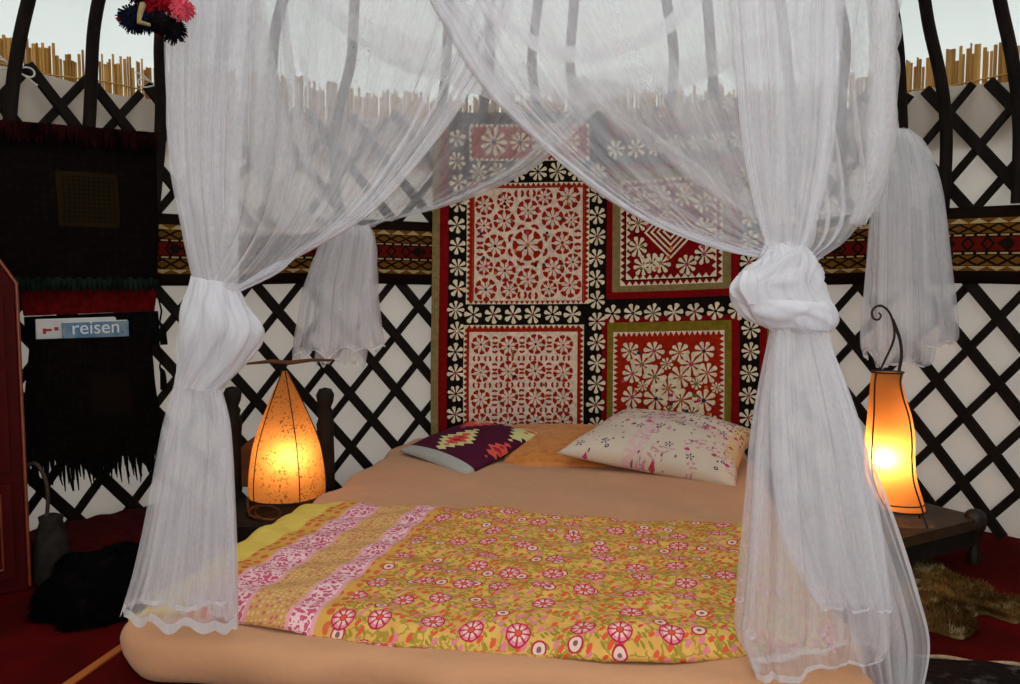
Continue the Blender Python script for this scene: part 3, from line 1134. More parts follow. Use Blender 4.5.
def drape(name, rows, m=70, n=120, folds=14, amp=(0.03, 0.012), seed=0, dens=None, mats=None, mat_fn=None, parent=net, jitter=0.35, label=None, close=False, ex=0.0, twist=0.0, lump=0.0):
    """rows: list of lists of 3-D points (top to bottom). Fold ripples run down the cloth."""
    if dens is None:
        uu = np.linspace(0, 1, n)
    else:                                     # piecewise cumulative density
        xs = np.linspace(0, 1, 400)
        d = np.interp(xs, [a for a, _ in dens], [b for _, b in dens])
        cdf = np.cumsum(d); cdf = (cdf - cdf[0]) / (cdf[-1] - cdf[0])
        uu = np.interp(np.linspace(0, 1, n), cdf, xs)
    R = []
    for row in rows:
        row = np.array([tuple(p) for p in row])
        full = spline(row, 200)
        idx = uu * 199
        i = np.clip(idx.astype(int), 0, 198)
        f = (idx - i)[:, None]
        R.append(full[i] * (1 - f) + full[i + 1] * f)
    P = spline(np.array(R), m)               # (m, n, 3)
    du = np.gradient(P, axis=1); dv = np.gradient(P, axis=0)
    N = np.cross(du, dv)
    L = np.linalg.norm(N, axis=2, keepdims=True)
    N = N / np.maximum(L, 1e-9)
    T = du / np.maximum(np.linalg.norm(du, axis=2, keepdims=True), 1e-9)
    ui = np.linspace(0, 1, n)[None, :]
    v = np.linspace(0, 1, m)[:, None]
    warp = 0.05 * wob(ui, seed + 5, 5, 0.6, 2.5) + jitter * 0.05 * wob(v, seed + 6, 3, 0.3, 1.2)
    ph = 2 * PI * folds * (ui + warp) + 2 * PI * twist * v
    a_env = 0.65 + 0.35 * wob(ui, seed + 7, 4, 1, 5)
    if hasattr(amp, '__len__') and len(amp) > 2:
        A = np.interp(v[:, 0], np.linspace(0, 1, len(amp)), amp)[:, None]
    else:
        A = amp[0] + (amp[1] - amp[0]) * v
    rip = A * a_env * (np.sin(ph) + 0.35 * np.sin(2.3 * ph + 1.3 + 2 * v) + 0.12 * np.sin(5.1 * ph + 3 * v))
    lat = A * 0.75 * np.cos(ph * 1.0 + 0.6) * a_env
    P = P + N * rip[..., None] + T * lat[..., None]
    if lump:
        P = P + N * (lump * np.sin(2 * PI * (2 * ui + 0.8 * v + 0.1)) * np.sin(PI * v) + 0.6 * lump * np.sin(2 * PI * (5 * ui - 1.6 * v)) * np.sin(PI * v))[..., None]
    if ex:
        P[..., 2] += ex * wob(ui, seed + 9, 6, 2, 12) * (v ** 6)
    mb_ = MB()
    UV = [[(float(a), float(b)) for a in np.linspace(0, 1, n)] for b in np.linspace(0, 1, m)]
    mb_.grid(P, UV=UV, mat_fn=mat_fn)
    o_ = mb_.build(name, mats or [M['net'], M['net_dense'], M['hem']], parent, origin=WLOC.get(parent.name, Vector(parent.location)))
    if label: o_['label'] = label
    return o_


def pr(d, *pts):
    """pixel points at depth d -> row; a point may carry its own depth"""
    return [at(p[0], p[1], p[2] if len(p) > 2 else d) for p in pts]


def tube_rows(rows, seg=15, flat=0.55):
    """rows: (xl, yl, xr, yr, depth): elliptical closed section between left and right pixel edges"""
    out = []
    for xl, yl, xr, yr, d in rows:
        a, b = at(xl, yl, d), at(xr, yr, d)
        c = (a + b) / 2
        h = (b - a) / 2
        back = Vector((0, 1, 0)) * h.length * flat
        out.append([c + h * math.cos(t) - back * math.sin(t) for t in np.linspace(PI, -PI, seg)])
    return out


hem_r = lambda w: (lambda v, u: 2 if v > 1 - w else 0)

# roof sheet with sag
A_, B_ = (160, -150, 1.75), (890, -150, 1.62)
Cc, Dd = (868, -12, 3.2), (290, -12, 3.5)
rows = []
for k in range(9):
    t = k / 8
    l = at(*A_) * (1 - t) + at(*Dd) * t
    r = at(*B_) * (1 - t) + at(*Cc) * t
    row = []
    for j in range(9):
        u_ = j / 8
        p = l * (1 - u_) + r * u_
        sag = 0.40 * (4 * u_ * (1 - u_)) ** 0.8 * (0.55 + 0.45 * t) + 0.10 * math.sin(PI * t) * (4 * u_ * (1 - u_)) + 0.05 * math.sin(t * PI * 3) * (4 * u_ * (1 - u_))
        p = p - Vector((0, 0, sag))
        row.append(p)
    rows.append(row)
drape('canopy_roof', rows, 60, 90, 5, (0.012, 0.012), 21)

# bunched swag rolled across the canopy
rows = [pr(2.7, (440, -60), (495, 4), (543, 40), (580, 47), (622, 40), (672, 12), (730, -60)),
        pr(2.7, (434, -46), (488, 16), (540, 54), (580, 63), (624, 54), (679, 26), (739, -46))]
drape('swag', rows, 10, 90, 1.5, (0.008, 0.008), 23, mats=[M['hem'], M['hem'], M['hem']])

# left front curtain
lf = drape('front_curtain', [
    pr(1.76, (158, -150), (360, -150, 1.7), (560, -150, 1.68)),
    pr(1.76, (165, 0), (330, 0, 1.71), (510, 15, 1.68)),
    pr(1.76, (166, 80), (320, 85, 1.71), (470, 92, 1.68)),
    pr(1.75, (168, 150), (310, 152, 1.70), (432, 146, 1.68)),
    pr(1.75, (178, 212), (290, 218, 1.69), (372, 212, 1.67)),
    pr(1.74, (190, 250), (255, 268, 1.68), (300, 256, 1.67)),
    pr(1.72, (201, 285), (222, 292, 1.70), (245, 287, 1.70))], 90, 200, 16, (0.020, 0.018, 0.016, 0.014, 0.007), 31,
    dens=[(0, 1.6), (0.3, 1.0), (0.78, 0.9), (0.9, 3.2), (1, 3.5)], label='left front curtain swept aside to a knot',
    mat_fn=lambda v, u: 1 if u > 0.90 else 0)
drape('gather', tube_rows([(166, -150, 262, -150, 1.75), (167, 0, 248, 0, 1.75), (169, 90, 240, 90, 1.74), (174, 170, 234, 170, 1.74), (184, 235, 234, 238, 1.73), (193, 280, 236, 286, 1.72)], flat=0.4), 60, 150, 9, (0.016, 0.016, 0.014, 0.010, 0.005), 36, parent=lf)
drape('knot', tube_rows([(192, 276, 236, 284, 1.72), (186, 300, 246, 304, 1.71), (182, 330, 260, 331, 1.70), (180, 360, 243, 362, 1.71), (175, 386, 220, 390, 1.72)]), 56, 140, 7, (0.004, 0.007, 0.009, 0.008, 0.004), 32, mats=[M['net_dense']] * 3, parent=lf, twist=0.7, lump=0.006)
drape('knot', tube_rows([(196, 278, 232, 285, 1.72), (194, 302, 238, 305, 1.71), (192, 330, 248, 331, 1.70), (190, 358, 236, 360, 1.71), (180, 386, 216, 390, 1.72)]), 40, 110, 6, (0.004, 0.012, 0.012, 0.010, 0.005), 33, mats=[M['net_dense']] * 3, parent=lf, twist=-1.2)
drape('skirt', tube_rows([(175, 385, 221, 389, 1.72), (165, 430, 229, 430, 1.73), (152, 500, 233, 500, 1.74), (136, 570, 236, 570, 1.75), (122, 612, 237, 626, 1.76)], flat=0.4), 64, 160, 8, (0.005, 0.012, 0.014, 0.013, 0.010), 34, mat_fn=hem_r(0.055), parent=lf, ex=0.014)
drape('skirt', tube_rows([(180, 384, 219, 388, 1.715), (173, 430, 227, 430, 1.715), (161, 500, 230, 500, 1.72), (148, 570, 232, 570, 1.73), (140, 600, 232, 604, 1.735)], flat=0.3), 54, 140, 7, (0.005, 0.012, 0.014, 0.012, 0.010), 35, mat_fn=hem_r(0.045), parent=lf, ex=0.006)

# right front curtain
rf = drape('front_curtain', [
    pr(1.60, (330, -150, 1.66), (620, -150, 1.62), (890, -150, 1.66)),
    pr(1.60, (415, -20, 1.66), (650, -8, 1.60), (886, 0, 1.66)),
    pr(1.60, (478, 82, 1.65), (690, 90, 1.59), (884, 80, 1.66)),
    pr(1.60, (545, 150, 1.64), (720, 160, 1.58), (878, 150, 1.65)),
    pr(1.60, (628, 212, 1.62), (745, 215, 1.57), (866, 206, 1.64)),
    pr(1.60, (705, 244, 1.60), (770, 240, 1.56), (846, 240, 1.62)),
    pr(1.60, (766, 258, 1.58), (790, 255, 1.56), (817, 262, 1.58))], 90, 220, 15, (0.016, 0.015, 0.013, 0.011, 0.006), 41,
    dens=[(0, 3.4), (0.09, 3.2), (0.2, 0.8), (0.6, 0.9), (0.8, 1.5), (1, 1.6)], label='right front curtain swept aside to a knot',
    mat_fn=lambda v, u: 1 if u < 0.09 else 0)
drape('gather', tube_rows([(712, -150, 850, -150, 1.60), (728, -20, 838, -20, 1.60), (736, 70, 834, 70, 1.59), (744, 150, 828, 150, 1.58), (756, 210, 816, 210, 1.57), (768, 250, 803, 252, 1.56)], flat=0.4), 64, 190, 11, (0.016, 0.016, 0.014, 0.010, 0.005), 48, parent=rf)
drape('knot', tube_rows([(767, 243, 803, 246, 1.57), (757, 260, 815, 262, 1.56), (738, 277, 819, 278, 1.55), (734, 291, 822, 292, 1.55), (750, 314, 832, 317, 1.55), (773, 330, 829, 332, 1.56)]), 60, 160, 7, (0.004, 0.007, 0.009, 0.009, 0.004), 42, mats=[M['net_dense']] * 3, parent=rf, twist=1.1, lump=0.008)
drape('knot', tube_rows([(772, 246, 799, 248, 1.57), (764, 262, 809, 264, 1.56), (754, 288, 812, 290, 1.55), (762, 312, 822, 314, 1.55), (776, 330, 825, 331, 1.56)]), 40, 120, 7, (0.005, 0.014, 0.014, 0.012, 0.005), 43, mats=[M['net_dense']] * 3, parent=rf, twist=-1.4)
# loose wrap round the knot and the tucked corner at its left
drape('knot', tube_rows([(742, 298, 826, 302, 1.545), (750, 312, 834, 315, 1.54), (766, 327, 832, 330, 1.55)], flat=0.60), 20, 140, 4, (0.003, 0.006, 0.004), 44, mats=[M['hem']] * 3, parent=rf, twist=0.5, lump=0.004)
drape('knot', [pr(1.53, (758, 268), (748, 270, 1.50), (738, 276, 1.53)), pr(1.52, (764, 284), (746, 286, 1.49), (731, 290, 1.52)), pr(1.53, (762, 304), (752, 304, 1.50), (742, 303, 1.53))], 18, 24, 2, (0.003, 0.005, 0.003), 49, mats=[M['hem']] * 3, parent=rf)
drape('skirt', tube_rows([(772, 330, 828, 332, 1.56), (758, 420, 848, 420, 1.56), (750, 520, 868, 520, 1.56), (743, 600, 884, 600, 1.57), (741, 636, 888, 640, 1.575), (756, 674, 882, 652, 1.58)], flat=0.34), 74, 210, 10, (0.005, 0.014, 0.016, 0.015, 0.010), 45, mat_fn=hem_r(0.05), parent=rf, ex=0.010)
drape('skirt', tube_rows([(776, 330, 826, 332, 1.55), (772, 420, 858, 420, 1.54), (780, 520, 880, 520, 1.54), (804, 580, 889, 590, 1.54), (822, 606, 891, 608, 1.54)], flat=0.26), 64, 170, 8, (0.005, 0.012, 0.014, 0.012, 0.010), 46, mat_fn=hem_r(0.036), parent=rf, ex=0.004)
drape('skirt', [pr(1.60, (800, 334, 1.58), (828, 336, 1.60)), pr(1.6, (815, 420, 1.58), (862, 438, 1.64)), pr(1.6, (830, 520, 1.58), (894, 520, 1.66)),
                pr(1.6, (845, 590, 1.58), (918, 592, 1.67)), pr(1.6, (852, 640, 1.58), (931, 645, 1.67)), pr(1.6, (870, 690, 1.6), (922, 700, 1.66))], 60, 110, 7, (0.005, 0.012, 0.014, 0.014, 0.012), 47, mat_fn=lambda v, u: 2 if u > 0.965 or v > 0.98 else 0, parent=rf)

# left back curtain: side sheet, back sheet, skirt
lb = drape('back_curtain', [
    pr(3.5, (290, -12, 3.5), (450, 50, 3.55), (625, 84, 3.6)),
    pr(3.5, (300, 60), (440, 90), (592, 112, 3.6)),
    pr(3.5, (315, 120), (420, 148), (530, 168, 3.58)),
    pr(3.5, (330, 180), (390, 200), (442, 206, 3.55)),
    pr(3.5, (338, 226), (352, 236), (368, 224))], 70, 130, 11, (0.04, 0.035, 0.028, 0.01), 51,
    dens=[(0, 3), (0.15, 1.5), (0.4, 0.8), (0.85, 1.0), (0.93, 3.6), (1, 4)], label='left back curtain tied off above the cone lamp', mat_fn=lambda v, u: 1 if u > 0.86 else 0)
drape('side_sheet', [
    [at(158, -150, 1.78), at(215, -90, 2.4), at(290, -12, 3.5)],
    [at(166, 0, 1.80), at(235, 20, 2.5), at(298, 60, 3.5)],
    [at(168, 80, 1.84), at(255, 110, 2.6), at(312, 120, 3.5)],
    [at(172, 160, 1.95), at(265, 190, 2.7), at(326, 180, 3.5)],
    [at(200, 230, 2.3), at(290, 235, 2.9), at(338, 226, 3.5)]], 60, 120, 10, (0.03, 0.04, 0.04, 0.03), 52, parent=lb)
drape('skirt', tube_rows([(338, 222, 368, 226, 3.5), (326, 242, 372, 242, 3.48), (310, 290, 374, 288, 3.48), (300, 340, 380, 336, 3.48), (296, 356, 384, 346, 3.48)], flat=0.5), 46, 130, 9, (0.012, 0.024, 0.028, 0.026, 0.02), 53, mat_fn=hem_r(0.05), parent=lb, ex=0.02)
drape('skirt', tube_rows([(342, 224, 365, 226, 3.46), (334, 242, 368, 242, 3.44), (320, 290, 366, 288, 3.44), (318, 345, 362, 350, 3.44), (316, 362, 360, 362, 3.44)], flat=0.4), 40, 90, 6, (0.012, 0.02, 0.022, 0.02, 0.016), 54, mat_fn=hem_r(0.04), parent=lb, ex=0.015)

# right back curtain
rb = drape('back_curtain', [
    pr(3.3, (560, 80, 3.58), (720, 50, 3.4), (868, -12, 3.2)),
    pr(3.3, (598, 110, 3.56), (740, 80, 3.4), (874, 60, 3.2)),
    pr(3.3, (680, 170, 3.5), (790, 130, 3.35), (884, 110, 3.2)),
    pr(3.3, (765, 222, 3.4), (830, 180, 3.3), (890, 126, 3.2)),
    pr(3.2, (860, 214, 3.26), (886, 170, 3.22), (896, 132, 3.2))], 70, 130, 11, (0.04, 0.035, 0.028, 0.012), 61,
    dens=[(0, 4), (0.07, 3.6), (0.15, 1.0), (0.6, 0.8), (0.85, 1.5), (1, 3)], label='right back curtain tied off above the wavy lamp', mat_fn=lambda v, u: 1 if u < 0.14 else 0)
drape('side_sheet', [
    [at(890, -150, 1.68), at(880, -90, 2.3), at(868, -12, 3.2)],
    [at(886, 0, 1.70), at(882, 20, 2.4), at(876, 50, 3.2)],
    [at(884, 80, 1.72), at(884, 90, 2.4), at(884, 90, 3.2)],
    [at(876, 170, 1.76), at(886, 150, 2.4), at(892, 120, 3.2)],
    [at(856, 228, 1.80), at(880, 190, 2.5), at(897, 132, 3.2)]], 60, 120, 9, (0.03, 0.03, 0.03, 0.02), 62, parent=rb)
drape('skirt', tube_rows([(890, 128, 906, 130, 3.2), (880, 150, 922, 148, 3.18), (874, 190, 936, 190, 3.16), (869, 260, 944, 258, 3.16), (863, 335, 952, 328, 3.16), (866, 352, 950, 340, 3.16)], flat=0.5), 54, 150, 9, (0.008, 0.02, 0.026, 0.028, 0.024), 63, mat_fn=hem_r(0.045), parent=rb, ex=0.02)
drape('skirt', tube_rows([(892, 128, 905, 130, 3.13), (884, 150, 914, 148, 3.11), (880, 190, 922, 190, 3.10), (878, 260, 926, 258, 3.10), (876, 340, 930, 350, 3.10), (880, 366, 922, 362, 3.10)], flat=0.4), 44, 110, 7, (0.008, 0.016, 0.02, 0.022, 0.018), 64, mat_fn=hem_r(0.035), parent=rb, ex=0.012)

# ------------------------------------------------------------------ lamps
def shade_mat(name, c1, c2, speck, amount):
    s = Sh(name)
    v = s.coord('Object')
    n = s.noise(v, 7, 3)
    col = s.mix(n, lin(c1), lin(c2))
    if speck:
        sp = s.noise(v, 105, 3, 0.6)
        sp2 = s.noise(v, 22, 2)
        col = s.mix((sp.smooth(0.53, 0.62)) * sp2.smooth(0.35, 0.6) * amount, col, lin(speck))
    t = s.new('ShaderNodeBsdfTranslucent'); s.put(col, t.inputs[0])
    d = s.new('ShaderNodeBsdfDiffuse'); s.put(col, d.inputs[0])
    mx = s.new('ShaderNodeMixShader'); mx.inputs[0].default_value = 0.72
    s.link(d.outputs[0], mx.inputs[1]); s.link(t.outputs[0], mx.inputs[2])
    s.link(mx.outputs[0], s.out.inputs[0])
    return s.m


def bulb_mat(name, col, power):
    s = Sh(name)
    e_ = s.new('ShaderNodeEmission')
    e_.inputs[0].default_value = col; e_.inputs[1].default_value = power
    s.link(e_.outputs[0], s.out.inputs[0])
    return s.m


def sphere(c, r, seg=14):
    m_ = MB()
    m_.lathe([(max(1e-4, r * math.sin(PI * k / seg)), -r * math.cos(PI * k / seg)) for k in range(seg + 1)], c, seg)
    return m_


# cone lamp on the small chair
LX = at(287, 497, 3.20)
l1 = thing('table_lamp', LX, 'glowing pointed paper lamp with speckled orange shade on the low chair', 'lamp')
hL = 0.505
# four curved ribs, square section with bowed sides
PROFC = [(0.152, 0.010), (0.154, 0.05), (0.151, 0.10), (0.143, 0.16), (0.131, 0.22), (0.111, 0.28), (0.085, 0.345), (0.053, 0.42), (0.025, 0.48), (0.010, 0.515)]
prof = spline(PROFC, 40)


def csec(t, nside=5, soft=0.86):
    """radius factor for a rounded polygon section"""
    a = (t % (2 * PI / nside)) - PI / nside
    return soft + (1 - soft) * (math.cos(PI / nside) / math.cos(a)) ** -1 if 0 else (math.cos(PI / nside) / math.cos(a)) * (1 - soft) + soft


rot = -0.98
rows = []
for r, z in prof:
    rows.append([(LX.x + r * csec(t) * math.cos(t + rot), LX.y + r * csec(t) * math.sin(t + rot), LX.z + z) for t in np.linspace(0, 2 * PI, 60, endpoint=False)])
mb = MB(); mb.grid(rows, close=True)
mb.build('lamp_shade', shade_mat('mulberry_paper', '#e2a463', '#d8924c', '#4a200c', 0.8), l1, origin=LX)
mb = MB()
for k in range(5):
    t = 2 * PI * k / 5
    mb.tube([(LX.x + (r * csec(t + 1e-4) + 0.002) * math.cos(t + rot), LX.y + (r * csec(t + 1e-4) + 0.002) * math.sin(t + rot), LX.z + z) for r, z in prof], 0.0022, 6)
mb.tube([(LX.x + 0.152 * csec(t) * math.cos(t + rot), LX.y + 0.152 * csec(t) * math.sin(t + rot), LX.z + 0.010) for t in np.linspace(0, 2 * PI, 50)], 0.0035, 6, caps=False)
mb.build('wire_frame', M['iron'], l1, origin=LX)
mb = MB()
mb.tube([(LX.x + 0.15 * math.cos(t), LX.y + 0.15 * math.sin(t), LX.z - 0.052) for t in np.linspace(0, 2 * PI, 50)], 0.006, 6, caps=False)
for k in range(6):
    t = 2 * PI * k / 6 + 0.3
    c, s_ = math.cos(t), math.sin(t)
    tx, ty = -s_, c
    lp = [(LX.x + 0.152 * c + tx * 0.055 * math.sin(q), LX.y + 0.152 * s_ + ty * 0.055 * math.sin(q), LX.z - 0.022 + 0.028 * math.cos(q)) for q in np.linspace(-2.6, 2.6, 16)]
    mb.tube(lp, 0.0035, 6)
mb.build('lamp_base', plain('rusty_iron', '#5a2d12', 0.6, 0.3, 40, 0.3, 0.4), l1, origin=LX)
sphere((LX.x + 0.030, LX.y - 0.078, LX.z + 0.178), 0.024).build('bulb', bulb_mat('warm_bulb', (1, 0.66, 0.32, 1), 72), l1, origin=LX)

st = MB()
p0, p1 = at(244, 364, 3.16), at(334, 360, 3.22)
st.tube([p0, p0.lerp(p1, 0.3) + Vector((0, 0, 0.006)), p0.lerp(p1, 0.5) - Vector((0, 0, 0.003)), p0.lerp(p1, 0.75) + Vector((0, 0, 0.004)), p1], [0.004, 0.008, 0.009, 0.007, 0.004], 8)
st.build('top_stick', plain('brown_twig', '#5a3118', 0.7, 0.3, 30, 0.3), l1, origin=LX)

# wavy lamp on the low table
RX = at(907, 521, 3.02)
l2 = thing('table_lamp', RX, 'glowing wavy amber hide lamp with a curled iron top on the low table', 'lamp')


def wrow(py, xl, xr):
    a, b = at(xl, py, 3.0), at(xr, py, 3.0)
    return ((a.x + b.x) / 2, (b.x - a.x) / 2, a.z)


W = [wrow(509, 884, 924), wrow(498, 876, 921), wrow(478, 868, 915), wrow(457, 866, 913), wrow(436, 867, 913), wrow(415, 869, 910), wrow(396, 870.5, 904), wrow(382, 871.5, 901), wrow(372, 873, 902)]
Wp = spline(W, 46)
rows = []
for cx_, h, z in Wp:
    rows.append([(cx_ + h * csec(t, 4, 0.75) * math.cos(t + 0.5) * 1.08, 3.0 + h * 0.95 * csec(t, 4, 0.75) * math.sin(t + 0.5), z) for t in np.linspace(0, 2 * PI, 56, endpoint=False)])
mb = MB(); mb.grid(rows, close=True)
mb.build('lamp_shade', shade_mat('amber_hide', '#dfa160', '#d08a44', None, 0), l2, origin=RX)
mb = MB()
for k in range(4):
    t = PI / 2 * k
    mb.tube([(cx_ + (h * csec(t, 4, 0.75) + 0.002) * math.cos(t + 0.5) * 1.08, 3.0 + (h + 0.002) * 0.95 * csec(t, 4, 0.75) * math.sin(t + 0.5), z) for cx_, h, z in Wp], 0.0032, 6)
for idx in (0, 4, 45):
    cx_, h, z = Wp[idx]
    mb.tube([(cx_ + (h * csec(t, 4, 0.75) + 0.002) * math.cos(t + 0.5) * 1.08, 3.0 + (h + 0.002) * 0.95 * csec(t, 4, 0.75) * math.sin(t + 0.5), z) for t in np.linspace(0, 2 * PI, 40)], 0.003, 6, caps=False)
for k in range(4):
    t = PI / 2 * k + 0.5
    cx_, h, z = Wp[0]
    bx, by = cx_ + h * 0.9 * math.cos(t), 3.0 + h * 0.9 * math.sin(t)
    mb.tube([(bx, by, z), (bx + 0.012 * math.cos(t), by + 0.012 * math.sin(t), z - 0.012), (bx + 0.03 * math.cos(t), by + 0.03 * math.sin(t), RX.z + 0.004)], 0.004, 6)
mb.build('wire_frame', M['iron'], l2, origin=RX)
mb = MB()
cur = [(880, 371), (886, 358), (892, 345), (894.5, 334), (893, 322), (889, 312), (882, 306), (875.5, 307), (872, 312), (873.5, 318.5), (878.5, 319.5), (881, 315.5), (878.5, 312.5)]
mb.tube([tuple(q_) for q_ in spline([tuple(at(a, b, 3.0)) for a, b in cur], 60)], [0.0045] * 44 + [0.0045 - 0.0001 * k for k in range(16)], 8)
cur = [(899, 371), (901.5, 355), (900, 340), (896, 328), (892.5, 319)]
mb.tube([tuple(q_) for q_ in spline([tuple(at(a, b, 2.99)) for a, b in cur], 24)], 0.006, 8)
mb.build('iron_curl', M['iron'], l2, origin=RX)
sphere((at(885, 457, 2.958).x, 2.958, at(885, 457, 2.958).z), 0.026).build('bulb', bulb_mat('warm_bulb_bright', (1, 0.66, 0.32, 1), 175), l2, origin=RX)

# ------------------------------------------------------------------ low chair under the cone lamp
CHZ = LX.z - 0.060
ch = thing('low_chair', (LX.x, LX.y, 0), 'low dark wooden chair with turned back posts beside the bed', 'chair')
po = (LX.x, LX.y, 0)
cd = Vector((0.10, 0.995, 0)).normalized(); cr_ = Vector((cd.y, -cd.x, 0))
CC = Vector((LX.x - 0.10, LX.y, 0))
Mch = Matrix((cr_, cd, Vector((0, 0, 1)))).transposed()
mb = MB(); mb.box(CC + Vector((0, 0, CHZ - 0.025)), (0.46, 0.42, 0.05), Mch)
mb.build('seat', M['wood_chair'], ch, smooth=False, bevel=0.01, origin=po)
for sx in (-1, 1):
    b_ = CC + cr_ * sx * 0.205 + cd * 0.19
    mb = MB()
    mb.lathe([(0.0312, 0), (0.0338, CHZ - 0.06), (0.0390, CHZ - 0.05), (0.0390, CHZ), (0.0286, CHZ + 0.02), (0.0338, CHZ + 0.05), (0.0364, CHZ + 0.12), (0.0338, CHZ + 0.28), (0.0390, CHZ + 0.33), (0.0286, CHZ + 0.36), (0.0338, CHZ + 0.385), (0.0234, CHZ + 0.40), (0.0338, CHZ + 0.425), (0.0390, CHZ + 0.455), (0.0260, CHZ + 0.48), (0.0013, CHZ + 0.487)], b_, 16)
    mb.build('back_post', M['wood_chair'], ch, origin=po)
    mb = MB()
    f_ = CC + cr_ * sx * 0.195 - cd * 0.18
    mb.lathe([(0.022, 0), (0.026, 0.05), (0.018, 0.07), (0.026, 0.11), (0.028, CHZ - 0.05)], f_, 14)
    mb.build('leg', M['wood_chair'], ch, origin=po)
mb = MB()
g = []
for k in range(21):
    s_ = -0.19 + 0.38 * k / 20
    top = CHZ + 0.30 - 0.10 * abs(s_ / 0.19) ** 2.2
    g.append((s_, top))
fr, bk = [], []
for zf in np.linspace(0, 1, 8):
    fr.append([tuple(CC + cr_ * s_ + cd * 0.185 + Vector((0, 0, CHZ + 0.05 + (t - CHZ - 0.05) * zf))) for s_, t in g])
    bk.append([tuple(CC + cr_ * s_ + cd * 0.205 + Vector((0, 0, CHZ + 0.05 + (t - CHZ - 0.05) * zf))) for s_, t in g])
mb.grid(fr); mb.grid(bk, flip=True)
mb.grid([fr[-1], bk[-1]]); mb.grid([bk[0], fr[0]])
mb.build('back_board', plain('brown_board', '#6a3c18', 0.6, 0.3, 14, 0.3, 0.3, stretch=(0.3, 1, 1)), ch, smooth=False, origin=po)
mb = MB()
for sgn, dd in ((-1, 0.4), (1, 0.4)):
    pass
mb.box(CC - cd * 0.185 + Vector((0, 0, CHZ - 0.09)), (0.40, 0.025, 0.09), Mch)
mb.build('front_apron', M['wood_chair'], ch, smooth=False, bevel=0.004, origin=po)

# ------------------------------------------------------------------ low table under the wavy lamp
td = Vector((0.455, 0.26, 0)).normalized(); tp = Vector((-td.y, td.x, 0))
T0 = at(895, 533, 2.83); TZ = RX.z - 0.002
T0.z = 0
tb = thing('low_table', T0 + td * 0.15 + tp * 0.15, 'low dark wooden table with knobbed corners under the wavy lamp', 'table')
tloc = T0 + td * 0.15 + tp * 0.15
Mt = Matrix((td, tp, Vector((0, 0, 1)))).transposed()
mb = MB()
mb.box(T0 + td * 0.165 + tp * 0.15 + Vector((0, 0, TZ - 0.02)), (0.72, 0.34, 0.04), Mt)
mb.build('table_top', plain('worn_brown_wood', '#3a2611', 0.5, 0.4, 16, 0.3, 0.4), tb, smooth=False, bevel=0.008, origin=tloc)
for a_, b_ in ((-0.17, 0.0), (0.50, 0.0), (-0.17, 0.30), (0.50, 0.30)):
    c = T0 + td * a_ + tp * b_
    mb = MB()
    mb.lathe([(0.018, 0), (0.026, 0.03), (0.018, 0.06), (0.024, 0.12), (0.030, TZ - 0.06), (0.038, TZ - 0.04), (0.040, TZ + 0.002), (0.034, TZ + 0.018), (0.022, TZ + 0.028), (0.001, TZ + 0.032)], c, 14)
    mb.build('leg', plain('knobbed_leg_wood', '#241809', 0.5, 0.3, 20, 0.3, 0.4), tb, origin=tloc)
mb = MB()
mb.box(T0 + td * 0.165 + tp * 0.0 + Vector((0, 0, TZ - 0.075)), (0.64, 0.02, 0.07), Mt)
mb.build('apron', M['wood_chair'], tb, smooth=False, origin=tloc)

# ------------------------------------------------------------------ rugs and hides on the floor
def tuft_mesh(mb_, surf, n_, ln, wd, down, seed, mi=0):
    r = random.Random(seed)
    for _ in range(n_):
        p, nn = surf(r.random(), r.random())
        a = r.uniform(0, 2 * PI)
        t = Vector((math.cos(a), math.sin(a), 0))
        d = (nn * r.uniform(0.3, 0.9) + t * r.uniform(0.3, 0.9) + down).normalized() * ln * r.uniform(0.6, 1.2)
        s_ = d.cross(nn).normalized() * wd if d.cross(nn).length > 1e-4 else t * wd
        c = r.random()
        mb_.face([p - s_, p + s_, p + d * 0.6 + s_ * 0.6, p + d], mi, [(c, 0), (c, 0), (c, 0.6), (c, 1)])


def fur_mat(name, a, b, c, scale=6):
    s = Sh(name)
    v = s.coord('Object')
    u, w, _ = s.xyz(s.coord('UV'))
    n = s.noise(v, scale, 3)
    col = s.mix(n.smooth(0.38, 0.6), lin(a), lin(b))
    n3 = s.noise(v, scale * 2.2, 2)
    col = s.mix(n3.smooth(0.55, 0.68), col, lin(c))
    col = s.mix(u * 0.4, col, lin(a))
    return s.principled(col, 0.95, None, spec=0.03, sheen=0.0)


OUT = [(880, 575), (905, 566), (918, 562), (932, 566), (944, 577), (960, 582), (985, 589), (1002, 602), (1022, 606), (1026, 614), (1018, 624), (1000, 620), (985, 615), (972, 618), (962, 622), (974, 630), (972, 635), (962, 640), (948, 637), (930, 632), (905, 630), (880, 622)]


def floor_at(px, py, z=0.0):
    v = ray(px, py)
    t = (z - EYE) / v.z
    return Vector((0, 0, EYE)) + v * t


pts = [floor_at(a, b) for a, b in OUT]
ctr = sum(pts, Vector()) / len(pts)
rim = [Vector(tuple(q_)) for q_ in spline([tuple(p) for p in pts] + [tuple(pts[0])], 121)][:-1]


def hide_p(k, q_):
    p = ctr.lerp(rim[k % 120], q_)
    z = 0.012 + 0.035 * (1 - q_ ** 3) * (0.6 + 0.4 * math.sin(p.x * 17) * math.cos(p.y * 13)) + 0.012 * math.sin(p.x * 40 + p.y * 31) * (1 - q_)
    return Vector((p.x, p.y, max(0.004, z)))


